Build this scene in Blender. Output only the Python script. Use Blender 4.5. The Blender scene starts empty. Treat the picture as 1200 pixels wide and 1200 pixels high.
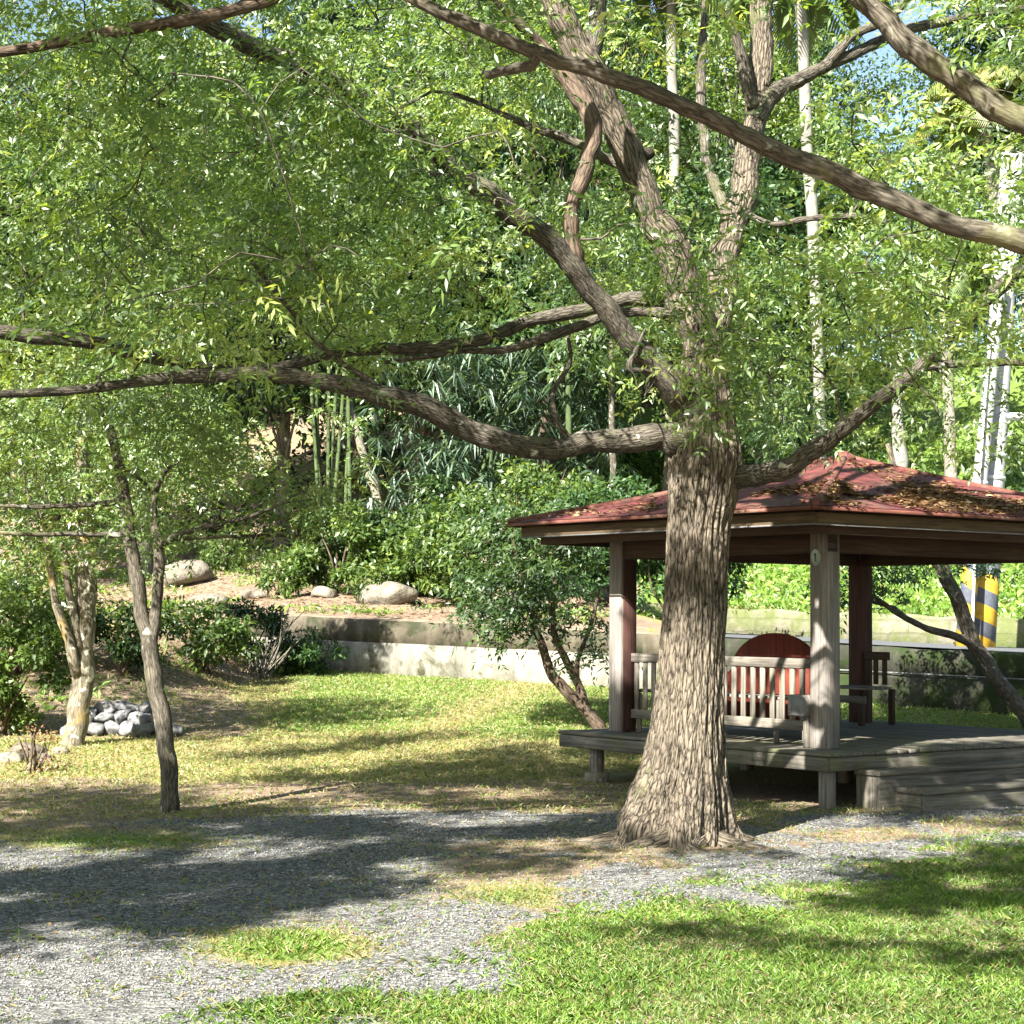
import bpy, math, random
import numpy as np
from mathutils import Matrix, Vector

rng = np.random.default_rng(7)
random.seed(7)
SC = bpy.context.scene
COL = SC.collection
R = math.radians

# ------------------------------------------------------------------ camera
F = 2200.0
CAM = np.array([0.0, 0.0, 1.64])
PITCH = math.atan(122 / 2200.0)
ROLL = R(0.45)
MC = np.array((Matrix.Rotation(R(90) + PITCH, 3, 'X') @ Matrix.Rotation(ROLL, 3, 'Z')))

def ray(px, py):
    d = MC @ np.array([(px - 600) / F, (600 - py) / F, -1.0])
    return d

def at(px, py, Y):
    """world point on the pixel's ray at world depth Y"""
    d = ray(px, py)
    return CAM + d * (Y / d[1])

def proj(p):
    p = np.asarray(p, float)
    q = (p - CAM) @ MC
    z = np.maximum(-q[..., 2], 0.05)
    return 600 + q[..., 0] / z * F, 600 - q[..., 1] / z * F

cam_d = bpy.data.cameras.new("camera")
cam_d.sensor_width = 36
cam_d.lens = 36 * F / 1200
cam_d.clip_end = 2000
cam_o = bpy.data.objects.new("camera", cam_d)
COL.objects.link(cam_o)
m4 = Matrix(MC.tolist()).to_4x4()
m4.translation = Vector(CAM.tolist())
cam_o.matrix_world = m4
SC.camera = cam_o

# ------------------------------------------------------------------ light
SUN_H = np.array([-0.50, -0.866])          # horizontal direction towards the sun
SUN_H = SUN_H / np.linalg.norm(SUN_H)
EL = R(37)
SUN = np.array([SUN_H[0] * math.cos(EL), SUN_H[1] * math.cos(EL), math.sin(EL)])
sl = bpy.data.lights.new("sun", 'SUN')
sl.energy = 5.0
sl.angle = R(0.55)
sl.color = (1.0, 0.95, 0.86)
so = bpy.data.objects.new("sun", sl)
COL.objects.link(so)
so.rotation_euler = Vector(SUN.tolist()).to_track_quat('Z', 'Y').to_euler()
w = bpy.data.worlds.new("World")
SC.world = w
w.use_nodes = True
nt = w.node_tree
for n in list(nt.nodes):
    nt.nodes.remove(n)
wo = nt.nodes.new('ShaderNodeOutputWorld')
bg = nt.nodes.new('ShaderNodeBackground')
sky = nt.nodes.new('ShaderNodeTexSky')
sky.sky_type = 'NISHITA'
sky.sun_disc = False
sky.sun_elevation = EL
sky.sun_rotation = math.atan2(SUN_H[0], SUN_H[1])
sky.air_density = 1.0
sky.dust_density = 1.0
bg.inputs[1].default_value = 0.052
nt.links.new(sky.outputs[0], bg.inputs[0])
nt.links.new(bg.outputs[0], wo.inputs[0])
SC.view_settings.view_transform = 'Standard'
SC.view_settings.look = 'None'
SC.view_settings.exposure = 2.35
SC.view_settings.gamma = 1
SC.render.engine = 'CYCLES'
SC.cycles.use_denoising = True
SC.cycles.max_bounces = 6
SC.cycles.diffuse_bounces = 2
SC.cycles.transmission_bounces = 3
SC.cycles.glossy_bounces = 2
SC.cycles.sample_clamp_indirect = 4.0

# ------------------------------------------------------------------ helpers
def smooth(t):
    t = np.clip(t, 0, 1)
    return t * t * (3 - 2 * t)

def hash2(ix, iy, seed):
    n = (ix.astype(np.int64) * 374761393 + iy.astype(np.int64) * 668265263 + seed * 1442695041) & 0x7fffffff
    n = ((n ^ (n >> 13)) * 1274126177) & 0x7fffffff
    return ((n ^ (n >> 16)) & 0xffff) / 65535.0

def vnoise(x, y, sc, seed=1, octs=3):
    x = np.asarray(x, float) / sc
    y = np.asarray(y, float) / sc
    out = 0
    amp, tot = 1.0, 0.0
    for o in range(octs):
        ix = np.floor(x); iy = np.floor(y)
        fx = smooth(x - ix); fy = smooth(y - iy)
        ix = ix.astype(np.int64); iy = iy.astype(np.int64)
        a = hash2(ix, iy, seed + o); b = hash2(ix + 1, iy, seed + o)
        c = hash2(ix, iy + 1, seed + o); d = hash2(ix + 1, iy + 1, seed + o)
        out = out + amp * ((a * (1 - fx) + b * fx) * (1 - fy) + (c * (1 - fx) + d * fx) * fy)
        tot += amp; amp *= 0.5
        x = x * 2.03 + 11.3; y = y * 2.03 + 5.7
    return out / tot

def mesh_obj(name, V, faces, mat=None, parent=None, attrs=None, smooth_sh=False, loc=None):
    """V (n,3); faces: list of int arrays each (m,k). attrs: dict name->(type, domain, array)"""
    me = bpy.data.meshes.new(name)
    V = np.asarray(V, np.float32)
    faces = [np.asarray(f, np.int32) for f in faces if len(f)]
    nl = sum(f.size for f in faces); nf = sum(len(f) for f in faces)
    me.vertices.add(len(V)); me.vertices.foreach_set('co', V.ravel())
    me.loops.add(nl); me.polygons.add(nf)
    me.loops.foreach_set('vertex_index', np.concatenate([f.ravel() for f in faces]))
    tot = np.concatenate([np.full(len(f), f.shape[1], np.int32) for f in faces])
    st = np.concatenate([[0], np.cumsum(tot)[:-1]]).astype(np.int32)
    me.polygons.foreach_set('loop_start', st)
    me.polygons.foreach_set('loop_total', tot)
    if smooth_sh:
        me.polygons.foreach_set('use_smooth', np.ones(nf, bool))
    me.update(calc_edges=True)
    for k, (ty, dom, arr) in (attrs or {}).items():
        a = me.attributes.new(k, ty, dom)
        a.data.foreach_set('vector' if ty == 'FLOAT_VECTOR' else 'value', np.asarray(arr, np.float32).ravel())
    me.validate()
    if mat: me.materials.append(mat)
    o = bpy.data.objects.new(name, me)
    COL.objects.link(o)
    if parent is not None:
        o.parent = parent
        if parent.type == 'EMPTY':
            o.matrix_parent_inverse = Matrix.Translation(-Vector(parent.location))
    elif loc is not None:
        o.location = loc
    return o

def tag(o, label=None, cat=None, group=None, kind=None):
    if label: o['label'] = label
    if cat: o['category'] = cat
    if group: o['group'] = group
    if kind: o['kind'] = kind
    return o

def thing(name, loc, label, cat, group=None):
    o = bpy.data.objects.new(name, None)
    o.empty_display_size = 0.2
    COL.objects.link(o)
    o.location = tuple(float(c) for c in loc)
    return tag(o, label, cat, group)

class Acc:
    def __init__(s):
        s.V = []; s.q = []; s.t = []; s.n = 0; s.bk = []; s.qa = []; s.ta = []; s.ng = []
    def add(s, V, quads=None, tris=None, bk=None):
        s.V.append(V)
        if quads is not None and len(quads): s.q.append(np.asarray(quads) + s.n)
        if tris is not None and len(tris): s.t.append(np.asarray(tris) + s.n)
        s.bk.append(bk if bk is not None else np.asarray(V))
        s.n += len(V)
    def build(s, name, mat, parent=None, sm=False, loc=None, noattr=False):
        fs = []
        if s.q: fs.append(np.concatenate(s.q))
        if s.t: fs.append(np.concatenate(s.t))
        return mesh_obj(name, np.concatenate(s.V), fs, mat, parent,
                        None if noattr else {'bk': ('FLOAT_VECTOR', 'POINT', np.concatenate(s.bk))}, sm, loc)

def catmull(P, n):
    P = np.asarray(P, float)
    if len(P) < 3:
        t = np.linspace(0, 1, n * (len(P) - 1) + 1)[:, None]
        return P[0] + (P[-1] - P[0]) * t
    Q = np.vstack([2 * P[0] - P[1], P, 2 * P[-1] - P[-2]])
    out = []
    for i in range(1, len(Q) - 2):
        t = np.linspace(0, 1, n, endpoint=False)[:, None]
        a, b, c, d = Q[i - 1], Q[i], Q[i + 1], Q[i + 2]
        out.append(0.5 * (2 * b + (c - a) * t + (2 * a - 5 * b + 4 * c - d) * t ** 2 + (3 * b - a - 3 * c + d) * t ** 3))
    out.append(P[-1][None])
    return np.vstack(out)

def tube(acc, P, rad, sides=8, rough=0.0, lobes=None, seed=0, cap=True):
    P = np.asarray(P, float); rad = np.asarray(rad, float)
    n = len(P)
    T = np.gradient(P, axis=0)
    T /= np.linalg.norm(T, axis=1)[:, None] + 1e-9
    up = np.array([0, -1.0, 0.0]) if abs(T[0][1]) < 0.9 else np.array([1.0, 0, 0])
    L = np.concatenate([[0], np.cumsum(np.linalg.norm(np.diff(P, axis=0), axis=1))])
    th = np.linspace(0, 2 * math.pi, sides, endpoint=False)
    N = up - T[0] * up.dot(T[0]); N /= np.linalg.norm(N)
    V = np.zeros((n, sides, 3)); B = np.zeros((n, sides, 3))
    for i in range(n):
        N = N - T[i] * N.dot(T[i]); N /= np.linalg.norm(N) + 1e-9
        Bn = np.cross(T[i], N)
        rr = np.full(sides, rad[i])
        if rough > 0:
            rr = rr * (1 + rough * (vnoise(th * 1.3 + 50, np.full(sides, L[i] * 2.2 + seed * 17.0), 1.0, 3 + seed) +
                                    vnoise((2 * math.pi - th) * 1.3 + 50, np.full(sides, L[i] * 2.2 + seed * 17.0), 1.0, 3 + seed) - 1))
        if lobes is not None:
            rr = rr * lobes(i, th)
        V[i] = P[i] + (np.cos(th) * rr)[:, None] * N + (np.sin(th) * rr)[:, None] * Bn
        B[i, :, 0] = np.cos(th) * rad[i]; B[i, :, 1] = np.sin(th) * rad[i]; B[i, :, 2] = L[i] + seed * 3.1
    idx = np.arange(n * sides).reshape(n, sides)
    a = idx[:-1]; b = np.roll(idx, -1, 1)[:-1]; c = np.roll(idx, -1, 1)[1:]; d = idx[1:]
    q = np.stack([a, b, c, d], -1).reshape(-1, 4)
    Vf = V.reshape(-1, 3); Bf = B.reshape(-1, 3)
    tris = None
    if cap:
        Vf = np.vstack([Vf, P[-1] + T[-1] * rad[-1] * 0.3, P[0]]); Bf = np.vstack([Bf, [0, 0, L[-1]], [0, 0, 0]])
        e = n * sides
        j = np.arange(sides); k = (j + 1) % sides
        tris = np.vstack([np.stack([idx[-1][j], idx[-1][k], np.full(sides, e)], 1),
                          np.stack([idx[0][k], idx[0][j], np.full(sides, e + 1)], 1)])
    acc.add(Vf, q, tris, Bf)

def box_verts(c0, c1, frame=None):
    x0, y0, z0 = c0; x1, y1, z1 = c1
    V = np.array([[x0, y0, z0], [x1, y0, z0], [x1, y1, z0], [x0, y1, z0], [x0, y0, z1], [x1, y0, z1], [x1, y1, z1], [x0, y1, z1]], float)
    return V
BOXQ = np.array([[0, 3, 2, 1], [4, 5, 6, 7], [0, 1, 5, 4], [1, 2, 6, 5], [2, 3, 7, 6], [3, 0, 4, 7]])

def leafmesh(pos, d, nrm, ln, wd, col, droop=0.15, mid=0.42):
    """rhombic folded leaves, 4 verts 2 tris each"""
    d = d / (np.linalg.norm(d, axis=1)[:, None] + 1e-9)
    s = np.cross(d, nrm); s /= np.linalg.norm(s, axis=1)[:, None] + 1e-9
    u = np.cross(s, d)
    ln = np.broadcast_to(ln, (len(pos),))[:, None]; wd = np.broadcast_to(wd, (len(pos),))[:, None]
    m = pos + d * ln * mid
    tip = pos + d * ln - np.array([0, 0, 1.0]) * ln * droop
    l = m + s * wd * 0.5 - u * wd * 0.12
    r = m - s * wd * 0.5 - u * wd * 0.12
    V = np.stack([pos, r, tip, l], 1).reshape(-1, 3)
    k = np.arange(len(pos)) * 4
    t = np.stack([np.stack([k, k + 1, k + 2], 1), np.stack([k, k + 2, k + 3], 1)], 1).reshape(-1, 3)
    return V, t, np.repeat(col, 2)

class Leaves:
    def __init__(s): s.V = []; s.t = []; s.c = []; s.n = 0
    def add(s, V, t, c):
        s.V.append(V); s.t.append(t + s.n); s.c.append(c); s.n += len(V)
    def build(s, name, mat, parent=None, loc=None):
        return mesh_obj(name, np.concatenate(s.V), [np.concatenate(s.t)], mat, parent,
                        {'rnd': ('FLOAT', 'FACE', np.concatenate(s.c))}, False, loc)

def rdir(n, zs=1.0):
    v = rng.normal(size=(n, 3)); v[:, 2] *= zs
    return v / (np.linalg.norm(v, axis=1)[:, None] + 1e-9)

def fronds(L, org, dr, length, pairs, ll, lw, cbase):
    """pinnate sprays: org (n,3), dr (n,3)"""
    n = len(org)
    dr = dr / np.linalg.norm(dr, axis=1)[:, None]
    up = np.tile([-0.35, -0.65, 0.85], (n, 1)) + rng.normal(size=(n, 3)) * 0.45
    side = np.cross(dr, up); side /= np.linalg.norm(side, axis=1)[:, None]
    upn = np.cross(side, dr)
    K = pairs * 2 + 1
    t = np.concatenate([np.repeat(np.linspace(0.2, 0.95, pairs), 2), [1.0]])
    sg = np.concatenate([np.tile([1, -1], pairs), [0]])
    len_ = np.broadcast_to(length, (n,))[:, None]
    T = t[None, :, None]
    pos = org[:, None] + dr[:, None] * len_[:, :, None] * T - np.array([0, 0, 1.0]) * (len_[:, :, None] * 0.35 * T ** 2)
    ld = side[:, None] * (sg[None, :, None] * 0.85) + dr[:, None] * 0.6 - np.array([0, 0, 1.0]) * 0.18 + rng.normal(size=(n, K, 3)) * 0.22
    nr = np.repeat(upn[:, None], K, 1) + rng.normal(size=(n, K, 3)) * 0.55
    pos = pos.reshape(-1, 3); ld = ld.reshape(-1, 3); nr = nr.reshape(-1, 3)
    N = len(pos)
    c = np.clip(np.repeat(cbase, K) + rng.normal(size=N) * 0.10, 0, 1)
    sz = rng.uniform(0.7, 1.15, N)
    keep = rng.random(N) > 0.12
    L.add(*leafmesh(pos[keep], ld[keep], nr[keep], (ll * sz)[keep], (lw * sz)[keep], c[keep]))

# ------------------------------------------------------------------ materials
def new_mat(name):
    m = bpy.data.materials.new(name)
    m.use_nodes = True
    t = m.node_tree
    for n in list(t.nodes): t.nodes.remove(n)
    out = t.nodes.new('ShaderNodeOutputMaterial')
    return m, t, out

def N(t, ty, **kw):
    n = t.nodes.new(ty)
    for k, v in kw.items(): setattr(n, k, v)
    return n

def ramp(t, stops, interp='LINEAR'):
    r = t.nodes.new('ShaderNodeValToRGB')
    r.color_ramp.interpolation = interp
    el = r.color_ramp.elements
    while len(el) > 1: el.remove(el[-1])
    el[0].position = stops[0][0]; el[0].color = (*stops[0][1], 1)
    for p, c in stops[1:]:
        e = el.new(p); e.color = (*c, 1)
    return r

def g(v): return (v, v, v)

def coords(t, scale=(1, 1, 1), attr=None):
    if attr:
        a = N(t, 'ShaderNodeAttribute', attribute_name=attr); src = a.outputs['Vector']
    else:
        a = N(t, 'ShaderNodeNewGeometry'); src = a.outputs['Position']
    mp = N(t, 'ShaderNodeMapping'); mp.inputs['Scale'].default_value = scale
    t.links.new(src, mp.inputs['Vector'])
    return mp.outputs[0]

def noise(t, vec, scale, detail=6, rough=0.6, dist=0.0):
    n = N(t, 'ShaderNodeTexNoise'); n.inputs['Scale'].default_value = scale
    n.inputs['Detail'].default_value = detail; n.inputs['Roughness'].default_value = rough
    n.inputs['Distortion'].default_value = dist
    t.links.new(vec, n.inputs['Vector'])
    return n.outputs['Fac']

def mixc(t, fac, a, b, mode='MIX'):
    m = N(t, 'ShaderNodeMix', data_type='RGBA', blend_type=mode)
    for s, v in ((m.inputs[0], fac), (m.inputs[6], a), (m.inputs[7], b)):
        if isinstance(v, (int, float)): s.default_value = v
        elif isinstance(v, tuple): s.default_value = (*v, 1)
        else: t.links.new(v, s)
    return m.outputs[2]

def math_(t, op, a, b=None, clamp=False):
    m = N(t, 'ShaderNodeMath', operation=op); m.use_clamp = clamp
    for s, v in zip(m.inputs, (a, b)):
        if v is None: continue
        if isinstance(v, (int, float)): s.default_value = v
        else: t.links.new(v, s)
    return m.outputs[0]

def finish(t, out, col, rough=0.85, bump=None, bstr=0.5, bdist=0.01, spec=0.25, metallic=0.0):
    b = N(t, 'ShaderNodeBsdfPrincipled')
    if isinstance(col, tuple): b.inputs['Base Color'].default_value = (*col, 1)
    else: t.links.new(col, b.inputs['Base Color'])
    if isinstance(rough, (int, float)): b.inputs['Roughness'].default_value = rough
    else: t.links.new(rough, b.inputs['Roughness'])
    b.inputs['Specular IOR Level'].default_value = spec
    b.inputs['Metallic'].default_value = metallic
    if bump is not None:
        bp = N(t, 'ShaderNodeBump'); bp.inputs['Strength'].default_value = bstr; bp.inputs['Distance'].default_value = bdist
        t.links.new(bump, bp.inputs['Height']); t.links.new(bp.outputs[0], b.inputs['Normal'])
    t.links.new(b.outputs[0], out.inputs[0])

def leaf_mat(name, stops, trans=0.4, gloss=0.04):
    gloss = 0.075 if name in ('leaf_main', 'leaf_sapling', 'leaf_bamboo') else min(gloss, 0.045)
    m, t, out = new_mat(name)
    a = N(t, 'ShaderNodeAttribute', attribute_name='rnd')
    r = ramp(t, stops)
    t.links.new(a.outputs['Fac'], r.inputs[0])
    d = N(t, 'ShaderNodeBsdfDiffuse'); tr = N(t, 'ShaderNodeBsdfTranslucent'); gl = N(t, 'ShaderNodeBsdfGlossy')
    gl.inputs['Roughness'].default_value = 0.48
    gl.inputs['Color'].default_value = (0.9, 0.95, 0.9, 1)
    t.links.new(r.outputs[0], d.inputs[0])
    tc = mixc(t, 1.0, r.outputs[0], (1.9, 1.7, 0.75), 'MULTIPLY')
    t.links.new(tc, tr.inputs[0])
    m1 = N(t, 'ShaderNodeMixShader'); m1.inputs[0].default_value = trans
    t.links.new(d.outputs[0], m1.inputs[1]); t.links.new(tr.outputs[0], m1.inputs[2])
    m2 = N(t, 'ShaderNodeMixShader'); m2.inputs[0].default_value = gloss
    t.links.new(m1.outputs[0], m2.inputs[1]); t.links.new(gl.outputs[0], m2.inputs[2])
    t.links.new(m2.outputs[0], out.inputs[0])
    return m

def bark_mat(name, lo, hi, scale=1.0, spots=None, moss=None, ridge=1.0, dist=0.012):
    m, t, out = new_mat(name)
    v = coords(t, (34 * scale, 34 * scale, 5.4 * scale), 'bk')
    n1 = noise(t, v, 1.0, 4, 0.6, 1.6)
    vo = N(t, 'ShaderNodeTexVoronoi', feature='DISTANCE_TO_EDGE'); vo.inputs['Scale'].default_value = 0.85
    v2 = N(t, 'ShaderNodeVectorMath', operation='ADD')
    nn = N(t, 'ShaderNodeTexNoise'); nn.inputs['Scale'].default_value = 1.3
    t.links.new(v, nn.inputs['Vector']); t.links.new(v, v2.inputs[0]); t.links.new(nn.outputs['Color'], v2.inputs[1])
    t.links.new(v2.outputs[0], vo.inputs['Vector'])
    rid = math_(t, 'MULTIPLY', vo.outputs['Distance'], 2.6, True)
    h = math_(t, 'ADD', math_(t, 'MULTIPLY', rid, 0.7 * ridge), math_(t, 'MULTIPLY', n1, 0.5))
    fine = noise(t, coords(t, (90, 90, 40), 'bk'), 1.0, 4)
    h = math_(t, 'ADD', h, math_(t, 'MULTIPLY', fine, 0.15))
    r = ramp(t, [(0.30, lo), (0.50, tuple(a * .35 + b * .65 for a, b in zip(lo, hi))), (0.85, hi)])
    t.links.new(h, r.inputs[0])
    c = r.outputs[0]
    big = noise(t, coords(t, (3, 3, 2), 'bk'), 1.0, 4)
    rb = ramp(t, [(0.3, g(0.75)), (0.7, g(1.2))]); t.links.new(big, rb.inputs[0])
    c = mixc(t, 1.0, c, rb.outputs[0], 'MULTIPLY')
    if spots:
        sp = noise(t, coords(t, (9, 9, 7), 'bk'), 1.0, 3, 0.5, 0.6)
        rs = ramp(t, [(spots[0], g(0)), (spots[0] + 0.05, g(1))]); t.links.new(sp, rs.inputs[0])
        c = mixc(t, rs.outputs[0], c, spots[1])
    if moss:
        sp = noise(t, coords(t, (2.2, 2.2, 1.4), 'bk'), 1.0, 5, 0.6, 0.4)
        rs = ramp(t, [(moss[0], g(0)), (moss[0] + 0.12, g(0.75))]); t.links.new(sp, rs.inputs[0])
        c = mixc(t, rs.outputs[0], c, moss[1])
    finish(t, out, c, 0.9, h, 0.9, dist, 0.15)
    return m

def wood_mat(name, lo, hi, moss=None, dark=None):
    m, t, out = new_mat(name)
    v = coords(t, (3, 3, 60), 'bk')     # bk.xy across, z ... set per box below
    n1 = noise(t, coords(t, (2.0, 45, 45), 'bk'), 1.0, 5, 0.65, 0.3)
    n2 = noise(t, coords(t, (1.2, 5, 5), 'bk'), 1.0, 4)
    r = ramp(t, [(0.3, lo), (0.7, hi)]); t.links.new(n1, r.inputs[0])
    rb = ramp(t, [(0.3, g(0.65)), (0.7, g(1.2))]); t.links.new(n2, rb.inputs[0])
    c = mixc(t, 1.0, r.outputs[0], rb.outputs[0], 'MULTIPLY')
    if moss:
        sp = noise(t, coords(t), 2.5, 6, 0.65)
        rs = ramp(t, [(moss[0], g(0)), (moss[0] + 0.15, g(0.7))]); t.links.new(sp, rs.inputs[0])
        c = mixc(t, rs.outputs[0], c, moss[1])
    finish(t, out, c, 0.8, n1, 0.5, 0.004, 0.25)
    return m

M = {}
GRN = [(0.0, (0.008, 0.020, 0.007)), (0.35, (0.020, 0.048, 0.012)), (0.7, (0.050, 0.095, 0.018)), (1.0, (0.15, 0.20, 0.05))]
M['leaf_main'] = leaf_mat('leaf_main', [(0.0, (0.030, 0.066, 0.016)), (0.30, (0.068, 0.132, 0.022)), (0.60, (0.150, 0.245, 0.038)), (1.0, (0.37, 0.43, 0.12))], 0.52)
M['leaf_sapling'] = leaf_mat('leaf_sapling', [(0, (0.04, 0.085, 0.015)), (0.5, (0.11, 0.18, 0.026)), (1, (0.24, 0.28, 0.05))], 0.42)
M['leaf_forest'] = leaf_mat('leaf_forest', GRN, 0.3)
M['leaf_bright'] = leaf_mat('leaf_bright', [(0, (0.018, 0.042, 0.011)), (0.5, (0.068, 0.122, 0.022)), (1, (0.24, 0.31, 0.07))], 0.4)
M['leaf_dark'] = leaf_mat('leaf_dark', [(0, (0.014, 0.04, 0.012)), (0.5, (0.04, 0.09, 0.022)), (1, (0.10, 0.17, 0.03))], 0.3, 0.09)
M['leaf_bamboo'] = leaf_mat('leaf_bamboo', [(0, (0.012, 0.034, 0.020)), (0.5, (0.038, 0.080, 0.044)), (1, (0.15, 0.22, 0.13))], 0.35, 0.10)
M['leaf_palm'] = leaf_mat('leaf_palm', [(0, (0.05, 0.10, 0.03)), (0.6, (0.15, 0.20, 0.05)), (1, (0.34, 0.30, 0.10))], 0.4, 0.1)
M['grass'] = leaf_mat('grass', [(0, (0.30, 0.25, 0.12)), (0.22, (0.24, 0.23, 0.08)), (0.45, (0.065, 0.135, 0.018)), (0.75, (0.165, 0.285, 0.040)), (1, (0.34, 0.45, 0.10))], 0.35, 0.05)
M['dry_leaf'] = leaf_mat('dry_leaf', [(0, (0.07, 0.04, 0.02)), (0.5, (0.18, 0.11, 0.055)), (1, (0.36, 0.26, 0.15))], 0.1, 0.03)
M['bark'] = bark_mat('bark', (0.012, 0.010, 0.008), (0.175, 0.146, 0.110), 1.3, (0.74, (0.45, 0.45, 0.38)), (0.62, (0.15, 0.17, 0.07)), 1.0, 0.02)
M['bark_limb'] = bark_mat('bark_limb', (0.015, 0.013, 0.010), (0.135, 0.120, 0.096), 2.0, (0.68, (0.42, 0.42, 0.35)), (0.55, (0.14, 0.15, 0.07)), 0.8, 0.01)
M['bark_smooth'] = bark_mat('bark_smooth', (0.035, 0.030, 0.023), (0.175, 0.155, 0.12), 1.8, (0.62, (0.25, 0.25, 0.21)), (0.55, (0.17, 0.17, 0.08)), 0.3, 0.004)
M['bark_pale'] = bark_mat('bark_pale', (0.09, 0.08, 0.06), (0.34, 0.31, 0.25), 1.4, (0.66, (0.5, 0.5, 0.42)), (0.6, (0.28, 0.24, 0.08)), 0.4, 0.006)
M['bark_yellow'] = bark_mat('bark_yellow', (0.07, 0.06, 0.04), (0.28, 0.25, 0.19), 1.2, (0.60, (0.48, 0.47, 0.38)), (0.52, (0.36, 0.25, 0.08)), 0.3, 0.005)
M['bark_dark'] = bark_mat('bark_dark', (0.035, 0.026, 0.02), (0.15, 0.11, 0.08), 1.4, (0.74, (0.35, 0.36, 0.3)), (0.6, (0.08, 0.10, 0.04)), 0.6, 0.008)
M['bark_palm'] = bark_mat('bark_palm', (0.15, 0.145, 0.125), (0.32, 0.31, 0.28), 1.0, (0.7, (0.3, 0.32, 0.25)), None, 0.2, 0.003)
M['culm'] = bark_mat('culm', (0.05, 0.075, 0.03), (0.12, 0.155, 0.07), 0.8, None, None, 0.1, 0.002)
M['wood'] = wood_mat('wood', (0.06, 0.052, 0.042), (0.24, 0.22, 0.185), (0.60, (0.12, 0.13, 0.06)))
M['wood_post'] = wood_mat('wood_post', (0.10, 0.085, 0.075), (0.30, 0.275, 0.25), (0.70, (0.16, 0.14, 0.08)))
M['wood_deck'] = wood_mat('wood_deck', (0.045, 0.04, 0.032), (0.185, 0.17, 0.14), (0.52, (0.11, 0.125, 0.05)))
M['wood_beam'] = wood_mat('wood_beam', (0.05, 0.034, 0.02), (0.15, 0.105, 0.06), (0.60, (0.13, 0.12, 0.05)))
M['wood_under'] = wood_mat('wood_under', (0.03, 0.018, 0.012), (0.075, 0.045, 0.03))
M['wood_red'] = wood_mat('wood_red', (0.10, 0.020, 0.012), (0.20, 0.042, 0.024))
M['roof_trim'] = wood_mat('roof_trim', (0.075, 0.028, 0.022), (0.20, 0.075, 0.055), (0.5, (0.15, 0.11, 0.08)))
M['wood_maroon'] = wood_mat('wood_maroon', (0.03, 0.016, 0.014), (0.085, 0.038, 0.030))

def simple_mat(name, stops, sc=6, bstr=0.4, bd=0.01, rough=0.85, detail=8, second=None, metallic=0.0, spec=0.25):
    m, t, out = new_mat(name)
    v = coords(t)
    n = noise(t, v, sc, detail, 0.65)
    r = ramp(t, stops); t.links.new(n, r.inputs[0]); c = r.outputs[0]
    if second:
        s = noise(t, v, second[0], 6, 0.6, 0.5)
        rs = ramp(t, [(second[1], g(0)), (second[1] + second[3], g(1))]); t.links.new(s, rs.inputs[0])
        c = mixc(t, rs.outputs[0], c, second[2])
    finish(t, out, c, rough, n, bstr, bd, spec, metallic)
    return m
M['stone'] = simple_mat('stone', [(0.3, (0.07, 0.07, 0.072)), (0.7, (0.24, 0.24, 0.24))], 9, 0.8, 0.03, second=(3, 0.62, (0.27, 0.27, 0.26), 0.1))
M['rock'] = simple_mat('rock', [(0.3, (0.07, 0.06, 0.045)), (0.7, (0.27, 0.24, 0.19))], 5, 1.0, 0.08, second=(2, 0.6, (0.10, 0.11, 0.05), 0.1))
M['asphalt'] = simple_mat('asphalt', [(0.3, (0.075, 0.08, 0.085)), (0.7, (0.12, 0.125, 0.13))], 20, 0.4, 0.005)
M['concrete_pole'] = simple_mat('concrete_pole', [(0.3, (0.24, 0.24, 0.24)), (0.7, (0.34, 0.34, 0.34))], 8, 0.1, 0.002, 0.7)
M['metal'] = simple_mat('metal', [(0.3, (0.45, 0.46, 0.47)), (0.7, (0.6, 0.6, 0.6))], 15, 0.1, 0.002, 0.4, metallic=0.3)
M['box_grey'] = simple_mat('box_grey', [(0.3, (0.10, 0.11, 0.11)), (0.7, (0.18, 0.19, 0.19))], 15, 0.1, 0.002, 0.5)
M['plaque'] = simple_mat('plaque', [(0.3, (0.30, 0.42, 0.33)), (0.7, (0.42, 0.52, 0.44))], 30, 0.1, 0.001, 0.5)
M['white'] = simple_mat('white', [(0.3, g(0.65)), (0.7, g(0.8))], 20, 0.1, 0.001, 0.6)
M['ink'] = simple_mat('ink', [(0.3, g(0.02)), (0.7, g(0.04))], 20, 0.1, 0.001, 0.6)
M['cable'] = simple_mat('cable', [(0.3, g(0.09)), (0.7, g(0.16))], 20, 0.1, 0.001, 0.6)
M['pebble'] = leaf_mat('pebble', [(0, (0.045, 0.044, 0.043)), (0.5, (0.135, 0.134, 0.134)), (1, (0.31, 0.305, 0.295))], 0.0, 0.03)

# retaining wall: upper darker weathered course, lower pale one with stains
def wall_mat(name, a, b, moss, mth, streak=True):
    m, t, out = new_mat(name)
    v = coords(t)
    n = noise(t, v, 5, 8, 0.7)
    r = ramp(t, [(0.3, a), (0.7, b)]); t.links.new(n, r.inputs[0]); c = r.outputs[0]
    s = noise(t, coords(t, (3.5, 3.5, 0.6)), 1.0, 6, 0.6)
    rs = ramp(t, [(0.38, g(0)), (0.62, g(0.9))]); t.links.new(s, rs.inputs[0])
    c = mixc(t, rs.outputs[0], c, tuple(v * .38 for v in b))
    q = noise(t, v, 1.3, 8, 0.7, 0.4)
    rq = ramp(t, [(mth, g(0)), (mth + 0.1, g(0.95))]); t.links.new(q, rq.inputs[0])
    c = mixc(t, rq.outputs[0], c, moss)
    finish(t, out, c, 0.92, n, 0.7, 0.02, 0.15)
    return m
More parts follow.
